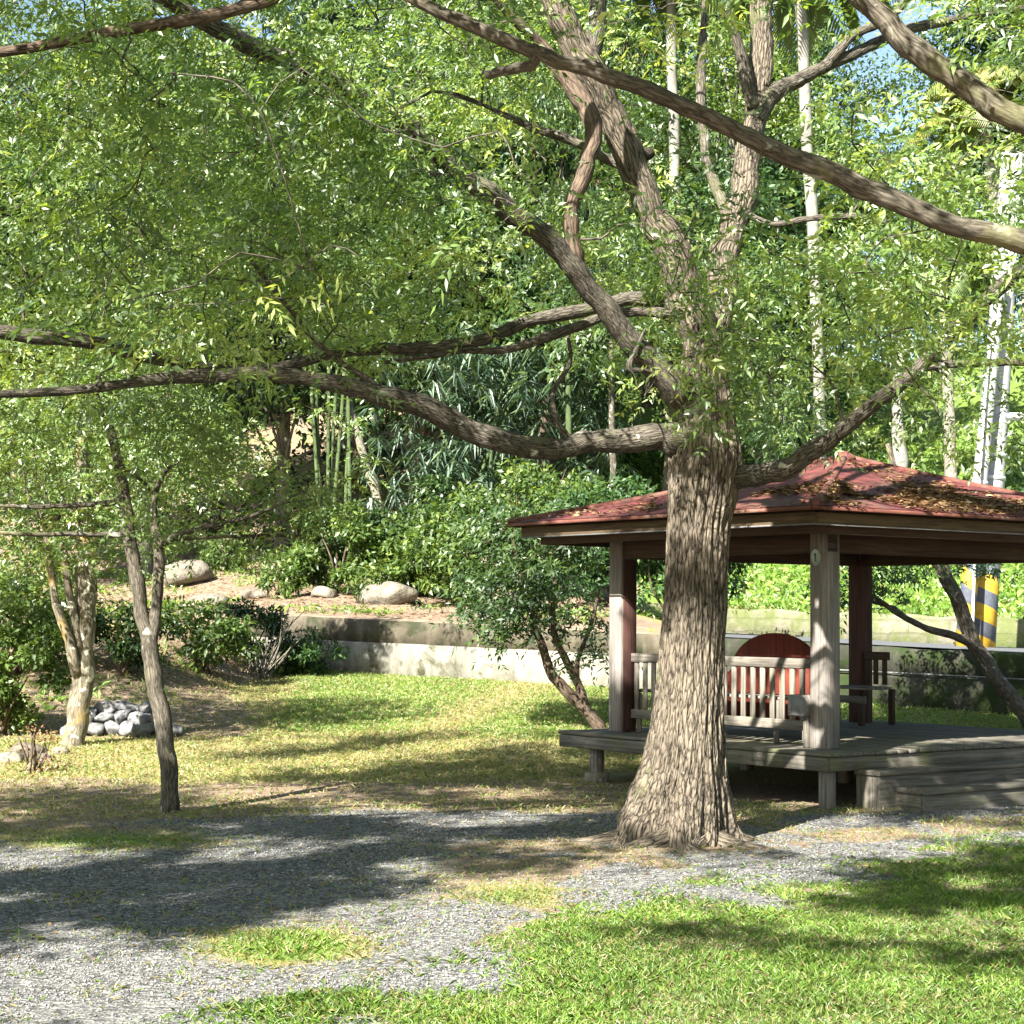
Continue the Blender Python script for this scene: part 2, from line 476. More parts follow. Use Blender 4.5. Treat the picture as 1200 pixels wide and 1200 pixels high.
M['wall_upper'] = wall_mat('wall_upper', (0.06, 0.052, 0.036), (0.15, 0.13, 0.095), (0.03, 0.034, 0.018), 0.52)
M['wall_lower'] = wall_mat('wall_lower', (0.15, 0.14, 0.11), (0.33, 0.315, 0.26), (0.045, 0.045, 0.025), 0.52)
M['wall_moss'] = wall_mat('wall_moss', (0.02, 0.022, 0.016), (0.07, 0.07, 0.052), (0.02, 0.032, 0.009), 0.45)
def block_mat():
    m, t, out = new_mat('kerb_blocks')
    gp = N(t, 'ShaderNodeNewGeometry'); sp = N(t, 'ShaderNodeSeparateXYZ'); t.links.new(gp.outputs['Position'], sp.inputs[0])
    cb = N(t, 'ShaderNodeCombineXYZ'); t.links.new(sp.outputs[0], cb.inputs[0]); t.links.new(sp.outputs[2], cb.inputs[1])
    wn = N(t, 'ShaderNodeTexNoise'); wn.inputs['Scale'].default_value = 2.0; t.links.new(gp.outputs['Position'], wn.inputs['Vector'])
    ad = N(t, 'ShaderNodeVectorMath', operation='MULTIPLY_ADD'); t.links.new(wn.outputs['Color'], ad.inputs[0]); ad.inputs[1].default_value = (.12, .12, 0); t.links.new(cb.outputs[0], ad.inputs[2])
    br = N(t, 'ShaderNodeTexBrick'); br.inputs['Brick Width'].default_value = .62; br.inputs['Row Height'].default_value = .24
    br.inputs['Mortar Size'].default_value = .018; br.inputs['Scale'].default_value = 1.0
    br.inputs['Color1'].default_value = (.17, .155, .12, 1); br.inputs['Color2'].default_value = (.19, .175, .14, 1); br.inputs['Mortar'].default_value = (.14, .13, .10, 1)
    t.links.new(ad.outputs[0], br.inputs['Vector'])
    n = noise(t, gp.outputs['Position'], 6, 8, .7)
    rn = ramp(t, [(.3, g(.55)), (.7, g(1.25))]); t.links.new(n, rn.inputs[0])
    c = mixc(t, 1.0, br.outputs['Color'], rn.outputs[0], 'MULTIPLY')
    q = noise(t, gp.outputs['Position'], 1.1, 8, .7)
    rq = ramp(t, [(.40, g(0)), (.58, g(.9))]); t.links.new(q, rq.inputs[0])
    c = mixc(t, rq.outputs[0], c, (.09, .11, .035))
    finish(t, out, c, .95, math_(t, 'ADD', n, math_(t, 'MULTIPLY', br.outputs['Fac'], -1.0)), .9, .03, .1)
    return m
M['kerb_blocks'] = block_mat()
M['kerb_stone'] = wall_mat('kerb_stone', (0.16, 0.145, 0.11), (0.36, 0.33, 0.27), (0.09, 0.10, 0.05), 0.58)

# striped pole paint (a helical band) above a plain concrete shaft
def stripe_mat(zbase):
    m, t, out = new_mat('hazard_paint')
    a = N(t, 'ShaderNodeAttribute', attribute_name='bk')
    sx = N(t, 'ShaderNodeSeparateXYZ'); t.links.new(a.outputs['Vector'], sx.inputs[0])
    ang = math_(t, 'ARCTAN2', sx.outputs[1], sx.outputs[0])
    k = math_(t, 'ADD', math_(t, 'DIVIDE', sx.outputs[2], 0.50), math_(t, 'DIVIDE', ang, 2 * math.pi))
    fr = math_(t, 'FRACT', k)
    st = math_(t, 'GREATER_THAN', fr, 0.52)
    n = noise(t, coords(t), 9, 6, 0.7)
    rn = ramp(t, [(0.35, g(0.6)), (0.65, g(1.05))]); t.links.new(n, rn.inputs[0])
    c = mixc(t, st, (0.50, 0.31, 0.03), (0.09, 0.10, 0.125))
    c = mixc(t, 1.0, c, rn.outputs[0], 'MULTIPLY')
    finish(t, out, c, 0.6, n, 0.1, 0.002, 0.3)
    return m
M['stripe'] = stripe_mat(0)

# roof: shingle courses from bk = (along eave, up slope, 0)
def roof_mat():
    m, t, out = new_mat('roof_shingle')
    v = coords(t, (1, 1, 1), 'bk')
    br = N(t, 'ShaderNodeTexBrick'); br.inputs['Scale'].default_value = 1.0
    br.inputs['Brick Width'].default_value = 0.33; br.inputs['Row Height'].default_value = 0.14
    br.inputs['Mortar Size'].default_value = 0.006
    br.inputs['Color1'].default_value = (0.095, 0.026, 0.026, 1); br.inputs['Color2'].default_value = (0.17, 0.046, 0.040, 1)
    br.inputs['Mortar'].default_value = (0.06, 0.02, 0.02, 1)
    t.links.new(v, br.inputs['Vector'])
    n = noise(t, v, 3.0, 8, 0.7)
    r = ramp(t, [(0.35, g(0.6)), (0.7, g(1.25))]); t.links.new(n, r.inputs[0])
    c = mixc(t, 1.0, br.outputs['Color'], r.outputs[0], 'MULTIPLY')
    s = noise(t, v, 1.7, 8, 0.7, 0.3)
    rs = ramp(t, [(0.50, g(0)), (0.68, g(0.8))]); t.links.new(s, rs.inputs[0])
    c = mixc(t, rs.outputs[0], c, (0.12, 0.075, 0.05))
    h = math_(t, 'ADD', math_(t, 'MULTIPLY', br.outputs['Fac'], -1.0), n)
    finish(t, out, c, 0.7, h, 0.6, 0.01, 0.3)
    return m
M['roof'] = roof_mat()

# ground: R gravel, G green, B dirt masks are stored per vertex as 'gm'
def ground_mat():
    m, t, out = new_mat('ground')
    a = N(t, 'ShaderNodeAttribute', attribute_name='gm')
    sx = N(t, 'ShaderNodeSeparateXYZ'); t.links.new(a.outputs['Vector'], sx.inputs[0])
    v = coords(t)
    big = noise(t, v, 0.9, 6, 0.65)
    med = noise(t, v, 5, 8, 0.7)
    fine = noise(t, v, 45, 6, 0.7)
    # gravel
    vo = N(t, 'ShaderNodeTexVoronoi'); vo.inputs['Scale'].default_value = 55; t.links.new(v, vo.inputs['Vector'])
    sep = N(t, 'ShaderNodeSeparateColor'); t.links.new(vo.outputs['Color'], sep.inputs[0])
    rg = ramp(t, [(0.0, (0.045, 0.044, 0.042)), (0.5, (0.13, 0.128, 0.125)), (1.0, (0.28, 0.275, 0.265))]); t.links.new(sep.outputs[0], rg.inputs[0])
    rgm = ramp(t, [(0.3, g(0.75)), (0.7, g(1.15))]); t.links.new(med, rgm.inputs[0])
    grav = mixc(t, 1.0, rg.outputs[0], rgm.outputs[0], 'MULTIPLY')
    # soil
    rd = ramp(t, [(0.3, (0.085, 0.062, 0.042)), (0.5, (0.20, 0.15, 0.105)), (0.75, (0.38, 0.31, 0.23))]); t.links.new(math_(t, 'ADD', math_(t, 'MULTIPLY', med, 0.6), math_(t, 'MULTIPLY', fine, 0.4)), rd.inputs[0])
    # grass base
    rgr = ramp(t, [(0.3, (0.06, 0.10, 0.022)), (0.7, (0.16, 0.23, 0.05))]); t.links.new(fine, rgr.inputs[0])
    rdry = ramp(t, [(0.3, (0.14, 0.12, 0.05)), (0.7, (0.32, 0.28, 0.13))]); t.links.new(fine, rdry.inputs[0])
    def mask(src, wob=0.5):
        s = math_(t, 'ADD', src, math_(t, 'MULTIPLY', math_(t, 'SUBTRACT', med, 0.5), wob * 2))
        r = ramp(t, [(0.38, g(0)), (0.62, g(1))]); t.links.new(s, r.inputs[0]); return r.outputs[0]
    gr = mixc(t, mask(sx.outputs[1]), rdry.outputs[0], rgr.outputs[0])
    c = mixc(t, mask(sx.outputs[2]), gr, rd.outputs[0])
    c = mixc(t, mask(sx.outputs[0], 0.4), c, grav)
    h = math_(t, 'ADD', vo.outputs['Distance'], fine)
    finish(t, out, c, 0.95, h, 0.7, 0.012, 0.1)
    return m
M['ground'] = ground_mat()

# ------------------------------------------------------------------ terrain
def wall_y(x):
    return 32.0 - (x + 3.93) * 8.0 / 10.48
def wall_base(x):
    return np.clip(0.74 - (x + 3.93) * 0.29 / 10.48, 0.2, 1.0)
def wall_top(x):
    return np.clip(1.60 - (x + 3.93) * 0.42 / 10.48, 0.7, 2.2)
ROAD_W = 10.0
def terr_front(x, y):
    wy = wall_y(x)
    s = np.clip((y - 19.0) / np.maximum(wy - 19.0, 2.0), 0, 1)
    z = wall_base(x) * (s ** 1.35)
    # left bank
    lb = smooth((-(x) - 3.6) / 3.0)
    zb = 0.0 + 0.13 * np.maximum(y - 22.0, 0)
    return z * (1 - lb) + np.maximum(zb, z) * lb
def terr_back(x, y):
    wy = wall_y(x); wt = wall_top(x)
    d = y - wy
    right = smooth((x - 1.0) / 3.0)
    d = np.minimum(d, 46.0)
    hill = wt + 0.12 * np.maximum(d, 0) + 0.20 * np.maximum(d - 14, 0) + 0.15 * np.maximum(d - 40, 0)
    hill = hill + (vnoise(x, y, 4.0, 9) - 0.5) * 0.9 * smooth(d / 3.0)
    rd = wt + 0.003 * d + np.where(d > ROAD_W, 0.44 + 0.19 * (d - ROAD_W) + 0.12 * np.maximum(d - 25, 0), 0)
    return hill * (1 - right) + rd * right
def terrain(x, y):
    x = np.asarray(x, float); y = np.asarray(y, float)
    wy = wall_y(x)
    f = terr_front(x, np.minimum(y, wy))
    b = terr_back(x, y)
    left = smooth((-x - 3.9) / 2.5)          # no wall beyond its left end: blend the two
    bl = f + (b - f) * smooth((y - wy + 9) / 9.0)
    z = np.where(y > wy, b, f * (1 - left) + bl * left)
    z = z + (vnoise(x, y, 1.7, 5) - 0.5) * 0.05 + (vnoise(x, y, 0.35, 6) - 0.5) * 0.014
    return z

def onground(px, py):
    d = ray(px, py)
    t = np.linspace(3, 160, 6000)
    P = CAM + d[None] * t[:, None]
    h = P[:, 2] - terrain(P[:, 0], P[:, 1])
    i = int(np.argmax(h < 0))
    p = P[i].copy(); p[2] = float(terrain(p[0], p[1]))
    return p

def masks(x, y):
    """gravel, green, dirt masks of the ground at world x,y"""
    z = terrain(x, y)
    px, py = proj(np.stack([x, y, z], -1))
    n = vnoise(x, y, 1.1, 21, 4) - 0.5
    n2 = vnoise(x, y, 0.4, 22, 3) - 0.5
    near = np.interp(px, [-300, 0, 200, 420, 560, 700, 850, 1000, 1200, 1500], [1290, 1250, 1200, 1165, 1115, 1065, 1030, 1005, 980, 960])
    far = np.interp(px, [-300, 0, 200, 400, 600, 800, 900, 1000, 1200, 1500], [985, 985, 962, 948, 945, 950, 955, 948, 925, 915])
    gv = np.minimum(smooth((near - py) / 60 + 0.5 + n * 3.0 + n2 * 1.2), smooth((py - far) / 20 + 0.5 + n * 1.4))
    # grass islands in the gravel
    isl = np.exp(-(((px - 330) / 110) ** 2 + ((py - 1108) / 24) ** 2)) + 0.8 * np.exp(-(((px - 130) / 150) ** 2 + ((py - 985) / 14) ** 2))
    isl = isl + 0.7 * np.exp(-(((px - 600) / 70) ** 2 + ((py - 1050) / 16) ** 2))
    gv = gv * (1 - np.clip(isl * 1.1 + n2 * isl, 0, 1))
    gv = np.where((y > 30) | (y < 3), 0, gv)
    trunk = np.exp(-(((px - 800) / 110) ** 2 + ((py - 985) / 22) ** 2))
    green = np.where(py > near - 10, 1.0, 0.35)
    lawn = smooth((py - 775) / 10) * smooth((868 - py + n * 40) / 14) * smooth((px - 300 + n * 90) / 60)
    path = np.exp(-((px - (560 + (830 - py) * 2.2)) / 60) ** 2)
    green = np.maximum(green, lawn * (0.95 - 0.6 * path))
    green = np.maximum(green, np.clip(isl, 0, 1) * 0.85)
    dirt = smooth((py - 905) / 20 + n) * smooth((965 - py) / 15)
    dirt = np.where(px > 720, dirt * 0.8, dirt)
    bank = smooth((330 - px) / 70 + n) * smooth((872 - py) / 12) * (y > 20) * (y < 36)
    dirt = np.maximum(dirt, bank * (0.75 + n))
    wy = wall_y(x)
    beh = (y > wy)
    right = smooth((x - 1.0) / 3.0)
    d = y - wy
    dirt = np.where(beh, (1 - right) * (0.85 + n * 1.2 - 0.3 * smooth((d - 12) / 8)), dirt)
    green = np.where(beh, np.where(right > 0.5, 0.95, 0.4), green)
    dirt = np.maximum(dirt, trunk * 0.9)
    gv = gv * (1 - 0.75 * trunk)
    dusty = smooth((vnoise(x, y, .9, 23, 4) - .5) * 6) * np.clip(.35 + .75 * smooth((px - 420) / 250), 0, 1)
    dirt = np.maximum(dirt, np.where(py > 940, .8, 0)) * (1 - .9 * np.clip(isl * 1.6, 0, 1) * (py > 970)); gv = gv * (1 - .80 * dusty)
    # under the pavilion: bare soil
    return np.clip(gv, 0, 1), np.clip(green, 0, 1), np.clip(dirt, 0, 1)

def build_ground():
    xs = np.concatenate([-np.geomspace(200, 9, 30), np.arange(-8.9, 11, 0.10), np.geomspace(11.1, 200, 30)])
    yf = np.concatenate([np.linspace(-60, 3, 8)[:-1], np.arange(3, 7, 0.5), np.arange(7, 24, 0.10)])
    nfront = 60
    rows = []
    X = []; Y = []
    for y in yf: X.append(xs); Y.append(np.full_like(xs, y))
    # rows between 24 and just inside the wall, then behind it
    # beyond +-11 m the wall line is held level with its end so the rows never cross
    wyx = wall_y(np.clip(xs, -13, 9))
    lo = np.minimum(23.95, wyx - 0.5)
    for i in range(len(Y)):
        Y[i] = np.minimum(Y[i], lo - 0.5 + 0.5 * (Y[i] + 60) / 84)
    for s in np.linspace(0, 1, nfront)[1:]:
        X.append(xs); Y.append(lo + (wyx + 0.12 - lo) * s)
    nf_rows = len(X)
    for d in np.concatenate([[0.16], np.arange(0.4, 16, 0.3), np.geomspace(16.5, 260, 34)]):
        X.append(xs); Y.append(wyx + d)
    X = np.array(X); Y = np.array(Y)
    Z = terrain(X, Y)
    # front rows inside the wall stay low
    fr = terr_front(X, Y)
    # make the last front row low and the first back row high
    r0 = nf_rows - 1
    left = smooth((-xs - 3.9) / 2.5)
    Zf = terr_front(X[:nf_rows], np.minimum(Y[:nf_rows], wyx[None]))
    Z[:nf_rows] = np.where((Y[:nf_rows] > wyx[None] - 0.01) & (left[None] < 1), (1 - left) * Zf + left * Z[:nf_rows], Z[:nf_rows])
    Z[r0] = np.where(left < 1, (1 - left) * terr_front(xs, wall_y(xs)) + left * Z[r0 - 1], Z[r0])
    # road kerb step handled by the kerb wall
    gv, gn, dt = masks(X, Y)
    V = np.stack([X, Y, Z], -1).reshape(-1, 3)
    idx = np.arange(X.size).reshape(X.shape)
    q = np.stack([idx[:-1, :-1], idx[:-1, 1:], idx[1:, 1:], idx[1:, :-1]], -1).reshape(-1, 4)
    gm = np.stack([gv, gn, dt], -1).reshape(-1, 3)
    o = mesh_obj('ground', V, [q], M['ground'], None, {'gm': ('FLOAT_VECTOR', 'POINT', gm)}, True)
    tag(o, 'gently rising ground of grey gravel, bare soil and grass', 'ground', kind='structure')
build_ground()

# ------------------------------------------------------------------ retaining walls and road
def strip_prism(name, xs, yfun, y0, y1, zb, zt, mat, parent=None, bev=0.02, wob=0.0):
    """a long wall following yfun(x); cross-section y0..y1, zb(x)..zt(x)"""
    acc = Acc()
    xs = np.asarray(xs, float); n = len(xs)
    yy = yfun(xs)
    w1 = (vnoise(xs, xs * 0, 0.5, 31) - 0.5) * wob; w2 = (vnoise(xs, xs * 0 + 9, 0.4, 33) - 0.5) * wob
    prof = [(y0, zb(xs)), (y0 + w1, zt(xs) - bev + w2), (y0 + bev + w1, zt(xs) + w2), (y1, zt(xs) + w2), (y1, zb(xs))]
    V = np.stack([np.stack([xs, yy + a, b * np.ones(n)], 1) for a, b in prof], 1).reshape(-1, 3)
    k = len(prof); idx = np.arange(n * k).reshape(n, k)
    q = []
    for j in range(k):
        j2 = (j + 1) % k
        q.append(np.stack([idx[:-1, j], idx[1:, j], idx[1:, j2], idx[:-1, j2]], 1))
    V = V
    o_f = [np.concatenate(q), idx[0][::-1][None], idx[-1][None]]
    return mesh_obj(name, V, o_f, mat, parent)

wxs = np.arange(-4.6, 2.9, 0.12)
wt1 = thing('retaining_wall', (0, wall_y(0.0), 0.6), 'stained pale concrete retaining wall with a ledge behind the lawn', 'retaining wall')
strip_prism('lower_course', wxs, wall_y, -0.02, 0.40, lambda x: wall_base(x) - 0.3, lambda x: wall_base(x) + 0.50, M['wall_lower'], wt1, 0.025, 0.02)
strip_prism('upper_course', wxs, wall_y, 0.06, 0.36, lambda x: wall_base(x) + 0.45, lambda x: wall_top(x) + 0.03, M['wall_upper'], wt1, 0.02, 0.015)
wx2 = np.arange(2.9, 16, 0.12)
wt2 = thing('mossy_wall', (7, wall_y(7.0), 0.4), 'dark mossy stone wall below the road behind the pavilion', 'retaining wall')
strip_prism('lower_course', wx2, wall_y, -0.10, 0.40, lambda x: wall_base(x) - 0.3, lambda x: wall_base(x) + 0.42, M['wall_moss'], wt2, 0.05, 0.07)
strip_prism('upper_course', wx2, wall_y, 0.00, 0.36, lambda x: wall_base(x) + 0.38, lambda x: wall_top(x) + 0.03, M['wall_moss'], wt2, 0.04, 0.05)
# narrow pipe along the ledge
ac = Acc(); px_ = np.arange(4.0, 9, 0.5)
tube(ac, np.stack([px_, wall_y(px_) - 0.13, wall_base(px_) + 0.44], 1), np.full(len(px_), 0.012), 6)
tag(ac.build('pipe', M['cable']), 'thin pale pipe running along the ledge of the mossy wall', 'pipe')
# road sheet
rx = np.arange(2.2, 40, 0.5)
acc = Acc()
n = len(rx)
V = []
for d in (0.30, 3, 6, ROAD_W - 0.1):
    V.append(np.stack([rx, wall_y(rx) + d, wall_top(rx) + 0.003 * d + 0.045], 1))
V = np.stack(V, 1).reshape(-1, 3); idx = np.arange(len(V)).reshape(n, 4)
q = np.stack([idx[:-1, :-1], idx[1:, :-1], idx[1:, 1:], idx[:-1, 1:]], -1).reshape(-1, 4)
tag(mesh_obj('road', V, [q], M['asphalt']), 'grey asphalt road running behind the pavilion', 'road', kind='structure')
kx = np.arange(1.8, 40, 0.2)
kw = strip_prism('kerb_wall', kx, lambda x: wall_y(x) + ROAD_W, -0.1, 0.35, lambda x: wall_top(x) - 0.2, lambda x: wall_top(x) + 0.56, M['kerb_blocks'], None, 0.05, 0.14)
tag(kw, 'low pale stone wall on the far side of the road', 'low wall')

# ------------------------------------------------------------------ tree machinery
def grow(acc, nodes, targets, rmin=0.004, sides=5, kink=0.10, rk=0.009):
    """attach each target to the nearest existing node by a thin curved twig. nodes: list of (pos) arrays"""
    NP = np.array(nodes); NR = np.full(len(NP), 0.05)
    d0 = np.min(np.linalg.norm(targets[:, None] - NP[None, ::3], axis=2), axis=1) if len(targets) * len(NP) < 4e7 else np.linalg.norm(targets - NP.mean(0), axis=1)
    order = np.argsort(d0)
    cap = len(NP) + len(targets) * 4
    buf = np.zeros((cap, 3)); rb = np.zeros(cap); cnt = len(NP)
    buf[:cnt] = NP; rb[:cnt] = 0.05
    tips = []
    for i in order:
        T = targets[i]
        dd = np.linalg.norm(buf[:cnt] - T, axis=1) + (rb[:cnt] < 0.006) * 0.25
        j = int(np.argmin(dd)); S = buf[j]; L = np.linalg.norm(T - S)
        if L < 0.05: tips.append((T, T - S)); continue
        m1 = S + (T - S) * 0.35 + rng.normal(size=3) * kink * L + np.array([0, 0, 0.06 * L])
        m2 = S + (T - S) * 0.7 + rng.normal(size=3) * kink * L + np.array([0, 0, 0.06 * L])
        r0 = min(rb[j] * 0.75, rmin + rk * L)
        P = catmull([S, m1, m2, T], 2)
        tube(acc, P, np.linspace(r0, rmin * 0.7, len(P)), sides, cap=False)
        for k, p in enumerate((P[2], P[4], T)):
            buf[cnt] = p; rb[cnt] = r0 + (rmin - r0) * (k + 1) / 3; cnt += 1
        tips.append((T, T - S))
    return tips

LIMB_NODES = []
def limb(parent, pts, mat, sides=18, rough=0.08, seed=0, name='limb', nsub=12, store=None):
    """pts: list of (px, py, Y, r_px)"""
    W = [at(p[0], p[1], p[2]) for p in pts]
    r = [p[3] * p[2] / F * (.93 if mat.name in ('bark_limb', 'bark') else 1) for p in pts]
    P = catmull(W, nsub)
    RR = np.interp(np.linspace(0, len(pts) - 1, len(P)), np.arange(len(pts)), r)
    # small knobbly wander
    L = np.linspace(0, 1, len(P)) * len(pts)
    for k in range(3):
        P[1:-1, k] += (vnoise(L[1:-1] * 1.7, L[1:-1] * 0 + k * 7 + seed, 1.0, 40) - 0.5) * RR[1:-1] * 0.7
    RR = RR * (1 + (vnoise(L * 4.0, L * 0 + seed * 3, 1.0, 44, 3) - .45) * .34)
    a = Acc()
    tube(a, P, RR, sides, rough * 1.6, None, seed)
    o = a.build(name, mat, parent, True)
    if store is not None: store.extend(list(P[3::2]))
    return o, P, RR

# ---------------------------- main tree
TB = onground(796, 985)
main = thing('broadleaf_tree', TB, 'large spreading tree with furrowed brown bark in front of the pavilion', 'tree')
YT = float(TB[1])
tr = [(787, 1014, 80), (789, 1002, 75), (791, 988, 70), (793, 968, 68), (797, 940, 60), (802, 900, 50), (806, 850, 44), (810, 800, 39.5), (812, 750, 38), (814, 700, 37.5),
      (816, 650, 37), (818, 610, 37.5), (822, 575, 42), (825, 545, 45), (826, 520, 41), (827, 490, 34), (826, 455, 29), (825, 425, 26), (823, 395, 22)]
W = [at(a, b, YT) for a, b, c in tr]; rr = [c * YT / F for a, b, c in tr]
P = catmull(W, 10); RR = np.interp(np.linspace(0, len(tr) - 1, len(P)), np.arange(len(tr)), rr)
hgt = P[:, 2] - TB[2]
def lob(i, th):
    k = math.exp(-max(hgt[i], 0) / 0.28) * 0.20
    k2 = 0.035
    fur = 0.022 * np.sin(th * 23 + 2.5 * math.sin(hgt[i] * 3.1) + 1.3 * np.sin(th * 5 + hgt[i] * 4)) + 0.014 * np.sin(th * 41 + hgt[i] * 5 + 2 * np.sin(hgt[i] * 9 + th * 3))
    return 1 + k * np.sin(th * 5 + 0.7) + k * 0.6 * np.sin(th * 8 + 2) + k2 * np.sin(th * 3 + hgt[i] * 1.4) + fur
def bark_relief(i, th):
    a_ = (th + math.pi) % (2 * math.pi)
    Lh = hgt[i] + 3
    wx = a_ * 6.5 + 1.3 * (vnoise(a_ * 2.2, np.full_like(a_, Lh * 2.4), 1.0, 301, 3) - .5) * 2
    v1 = vnoise(wx, np.full_like(a_, Lh * 1.8) + a_ * .6, 1.0, 311, 2)
    v2 = vnoise(wx * 2.1 + 7, np.full_like(a_, Lh * 4.0) - a_ * .5, 1.0, 321, 3)
    r1 = 1 - np.abs(v1 * 2 - 1) * 2.2
    r2 = 1 - np.abs(v2 * 2 - 1) * 2.4
    return -0.050 * np.clip(r1, 0, 1) ** 1.5 - 0.030 * np.clip(r2, 0, 1) + 0.02 * (v2 - .5)
def lob2(i, th):
    return lob(i, th) + bark_relief(i, th)
P = catmull(W, 18); RR = np.interp(np.linspace(0, len(tr) - 1, len(P)), np.arange(len(tr)), rr)
hgt = P[:, 2] - TB[2]
ta = Acc(); tube(ta, P, RR, 380, 0.06, lob2, 1)
trunk_o = ta.build('trunk', M['bark'], main, True)
nodes = list(P[200:])
for k_, (a_, L_) in enumerate(((-2.9, .75), (-2.2, .5), (-1.35, .42), (-.6, .5), (.1, .42), (2.9, .5))):
    ra = Acc(); d_ = np.array([math.cos(a_), math.sin(a_)]); Pr = []
    for s_ in np.linspace(0, 1, 7):
        q_ = TB[:2] + d_ * (.28 + L_ * s_) + np.array([-d_[1], d_[0]]) * .07 * math.sin(s_ * 5 + k_)
        Pr.append([q_[0], q_[1], float(terrain(q_[0], q_[1])) + .07 * (1 - s_) ** 1.5 - .035])
    tube(ra, catmull(Pr, 3), np.linspace(.10, .03, 19), 14, .15, None, k_); ra.build('root', M['bark'], main, True)
LB = M['bark_limb']
mk = lambda pts, s, mat=LB, sd=14: limb(main, pts, mat, sd, 0.10, s, store=nodes)
Y0 = YT
mk([(826, 520, Y0, 36), (770, 512, Y0 - .1, 17), (700, 518, Y0 - .2, 13.5), (640, 527, Y0 - .4, 13.5), (570, 512, Y0 - .6, 14), (490, 478, Y0 - .8, 14.5), (400, 452, Y0 - 1.0, 11), (310, 440, Y0 - 1.2, 9), (220, 442, Y0 - 1.4, 8), (110, 455, Y0 - 1.7, 6), (-20, 462, Y0 - 2.0, 5), (-160, 450, Y0 - 2.2, 3)], 2)
mk([(826, 490, Y0, 30), (790, 450, Y0 - .2, 20), (745, 408, Y0 - .4, 16), (700, 350, Y0 - .6, 14), (655, 292, Y0 - .8, 14), (600, 250, Y0 - 1.0, 14), (545, 205, Y0 - 1.2, 12), (470, 140, Y0 - 1.5, 11), (390, 98, Y0 - 1.8, 11.5), (310, 62, Y0 - 2.1, 12), (240, 25, Y0 - 2.4, 10), (150, -20, Y0 - 2.7, 8), (20, -60, Y0 - 3, 5)], 3)
mk([(824, 400, Y0, 18), (790, 362, Y0 + .2, 10), (740, 350, Y0 + .3, 9), (690, 362, Y0 + .2, 8), (620, 376, Y0, 8), (560, 400, Y0 - .2, 8), (480, 408, Y0 - .3, 8), (400, 413, Y0 - .5, 7), (320, 432, Y0 - .8, 6), (230, 430, Y0 - 1.0, 7), (120, 405, Y0 - 1.3, 9), (0, 388, Y0 - 1.6, 10), (-120, 370, Y0 - 1.9, 8)], 4)
mk([(824, 410, Y0, 14), (780, 370, Y0 - .1, 7), (720, 368, Y0 - .1, 6), (660, 388, Y0 - .2, 6), (590, 410, Y0 - .3, 5), (540, 412, Y0 - .3, 4), (450, 425, Y0 - .5, 2.5)], 5)
mk([(824, 440, Y0, 27), (817, 385, Y0, 25), (800, 325, Y0, 24), (772, 262, Y0 - .1, 20), (742, 190, Y0 - .2, 19), (708, 115, Y0 - .3, 18.5), (672, 48, Y0 - .4, 19), (645, -15, Y0 - .4, 17), (620, -120, Y0 - .4, 13), (560, -260, Y0 - .4, 8), (520, -360, Y0 - .4, 4)], 6, M['bark'], 28)
mk([(690, 85, Y0 - .3, 12), (700, 30, Y0 - .2, 12), (705, -30, Y0 - .1, 11), (740, -160, Y0, 8), (760, -300, Y0, 4)], 7)
mk([(826, 440, Y0, 24), (840, 350, Y0 + .2, 20), (858, 270, Y0 + .4, 18), (874, 205, Y0 + .6, 17), (884, 150, Y0 + .8, 16), (890, 80, Y0 + 1, 15), (893, 0, Y0 + 1.1, 14), (896, -120, Y0 + 1.2, 11), (900, -280, Y0 + 1.2, 5)], 8, M['bark'], 24)
mk([(886, 140, Y0 + .8, 11), (912, 108, Y0 + .9, 10), (960, 80, Y0 + 1, 8.5), (1010, 58, Y0 + 1.1, 7.5), (1062, 36, Y0 + 1.2, 7), (1130, 20, Y0 + 1.4, 5), (1220, 5, Y0 + 1.6, 4), (1330, -20, Y0 + 1.8, 3)], 9)
mk([(965, 78, Y0 + 1, 7), (1000, 42, Y0 + 1, 6), (1045, 18, Y0 + 1, 5), (1080, -30, Y0 + 1, 4), (1130, -140, Y0 + 1, 2)], 10)
mk([(882, 125, Y0 + .8, 9), (868, 65, Y0 + .7, 7), (850, 5, Y0 + .6, 7), (838, -60, Y0 + .5, 6), (800, -200, Y0 + .4, 3)], 11)
mk([(858, 262, Y0 + .4, 9), (828, 190, Y0 + .8, 6), (822, 100, Y0 + 1, 6), (827, 0, Y0 + 1.2, 5), (830, -120, Y0 + 1.3, 3)], 12)
mk([(678, 325, Y0 - .7, 10), (668, 250, Y0 - .8, 9), (688, 195, Y0 - .8, 10), (697, 148, Y0 - .7, 10.5), (672, 105, Y0 - .6, 11), (640, 60, Y0 - .5, 9), (600, 20, Y0 - .7, 6), (540, -50, Y0 - .9, 4)], 13, M['bark_dark'])
mk([(830, 560, Y0, 26), (870, 560, Y0 - .1, 15), (920, 548, Y0 - .3, 12.5), (965, 520, Y0 - .5, 11), (1010, 485, Y0 - .7, 10), (1070, 435, Y0 - .9, 9), (1120, 385, Y0 - 1.1, 9), (1170, 340, Y0 - 1.3, 9), (1240, 290, Y0 - 1.5, 8), (1360, 230, Y0 - 1.7, 5)], 14)
mk([(1075, 430, Y0 - .9, 6), (1130, 425, Y0 - 1, 5), (1210, 425, Y0 - 1.1, 4), (1300, 430, Y0 - 1.2, 3)], 15)
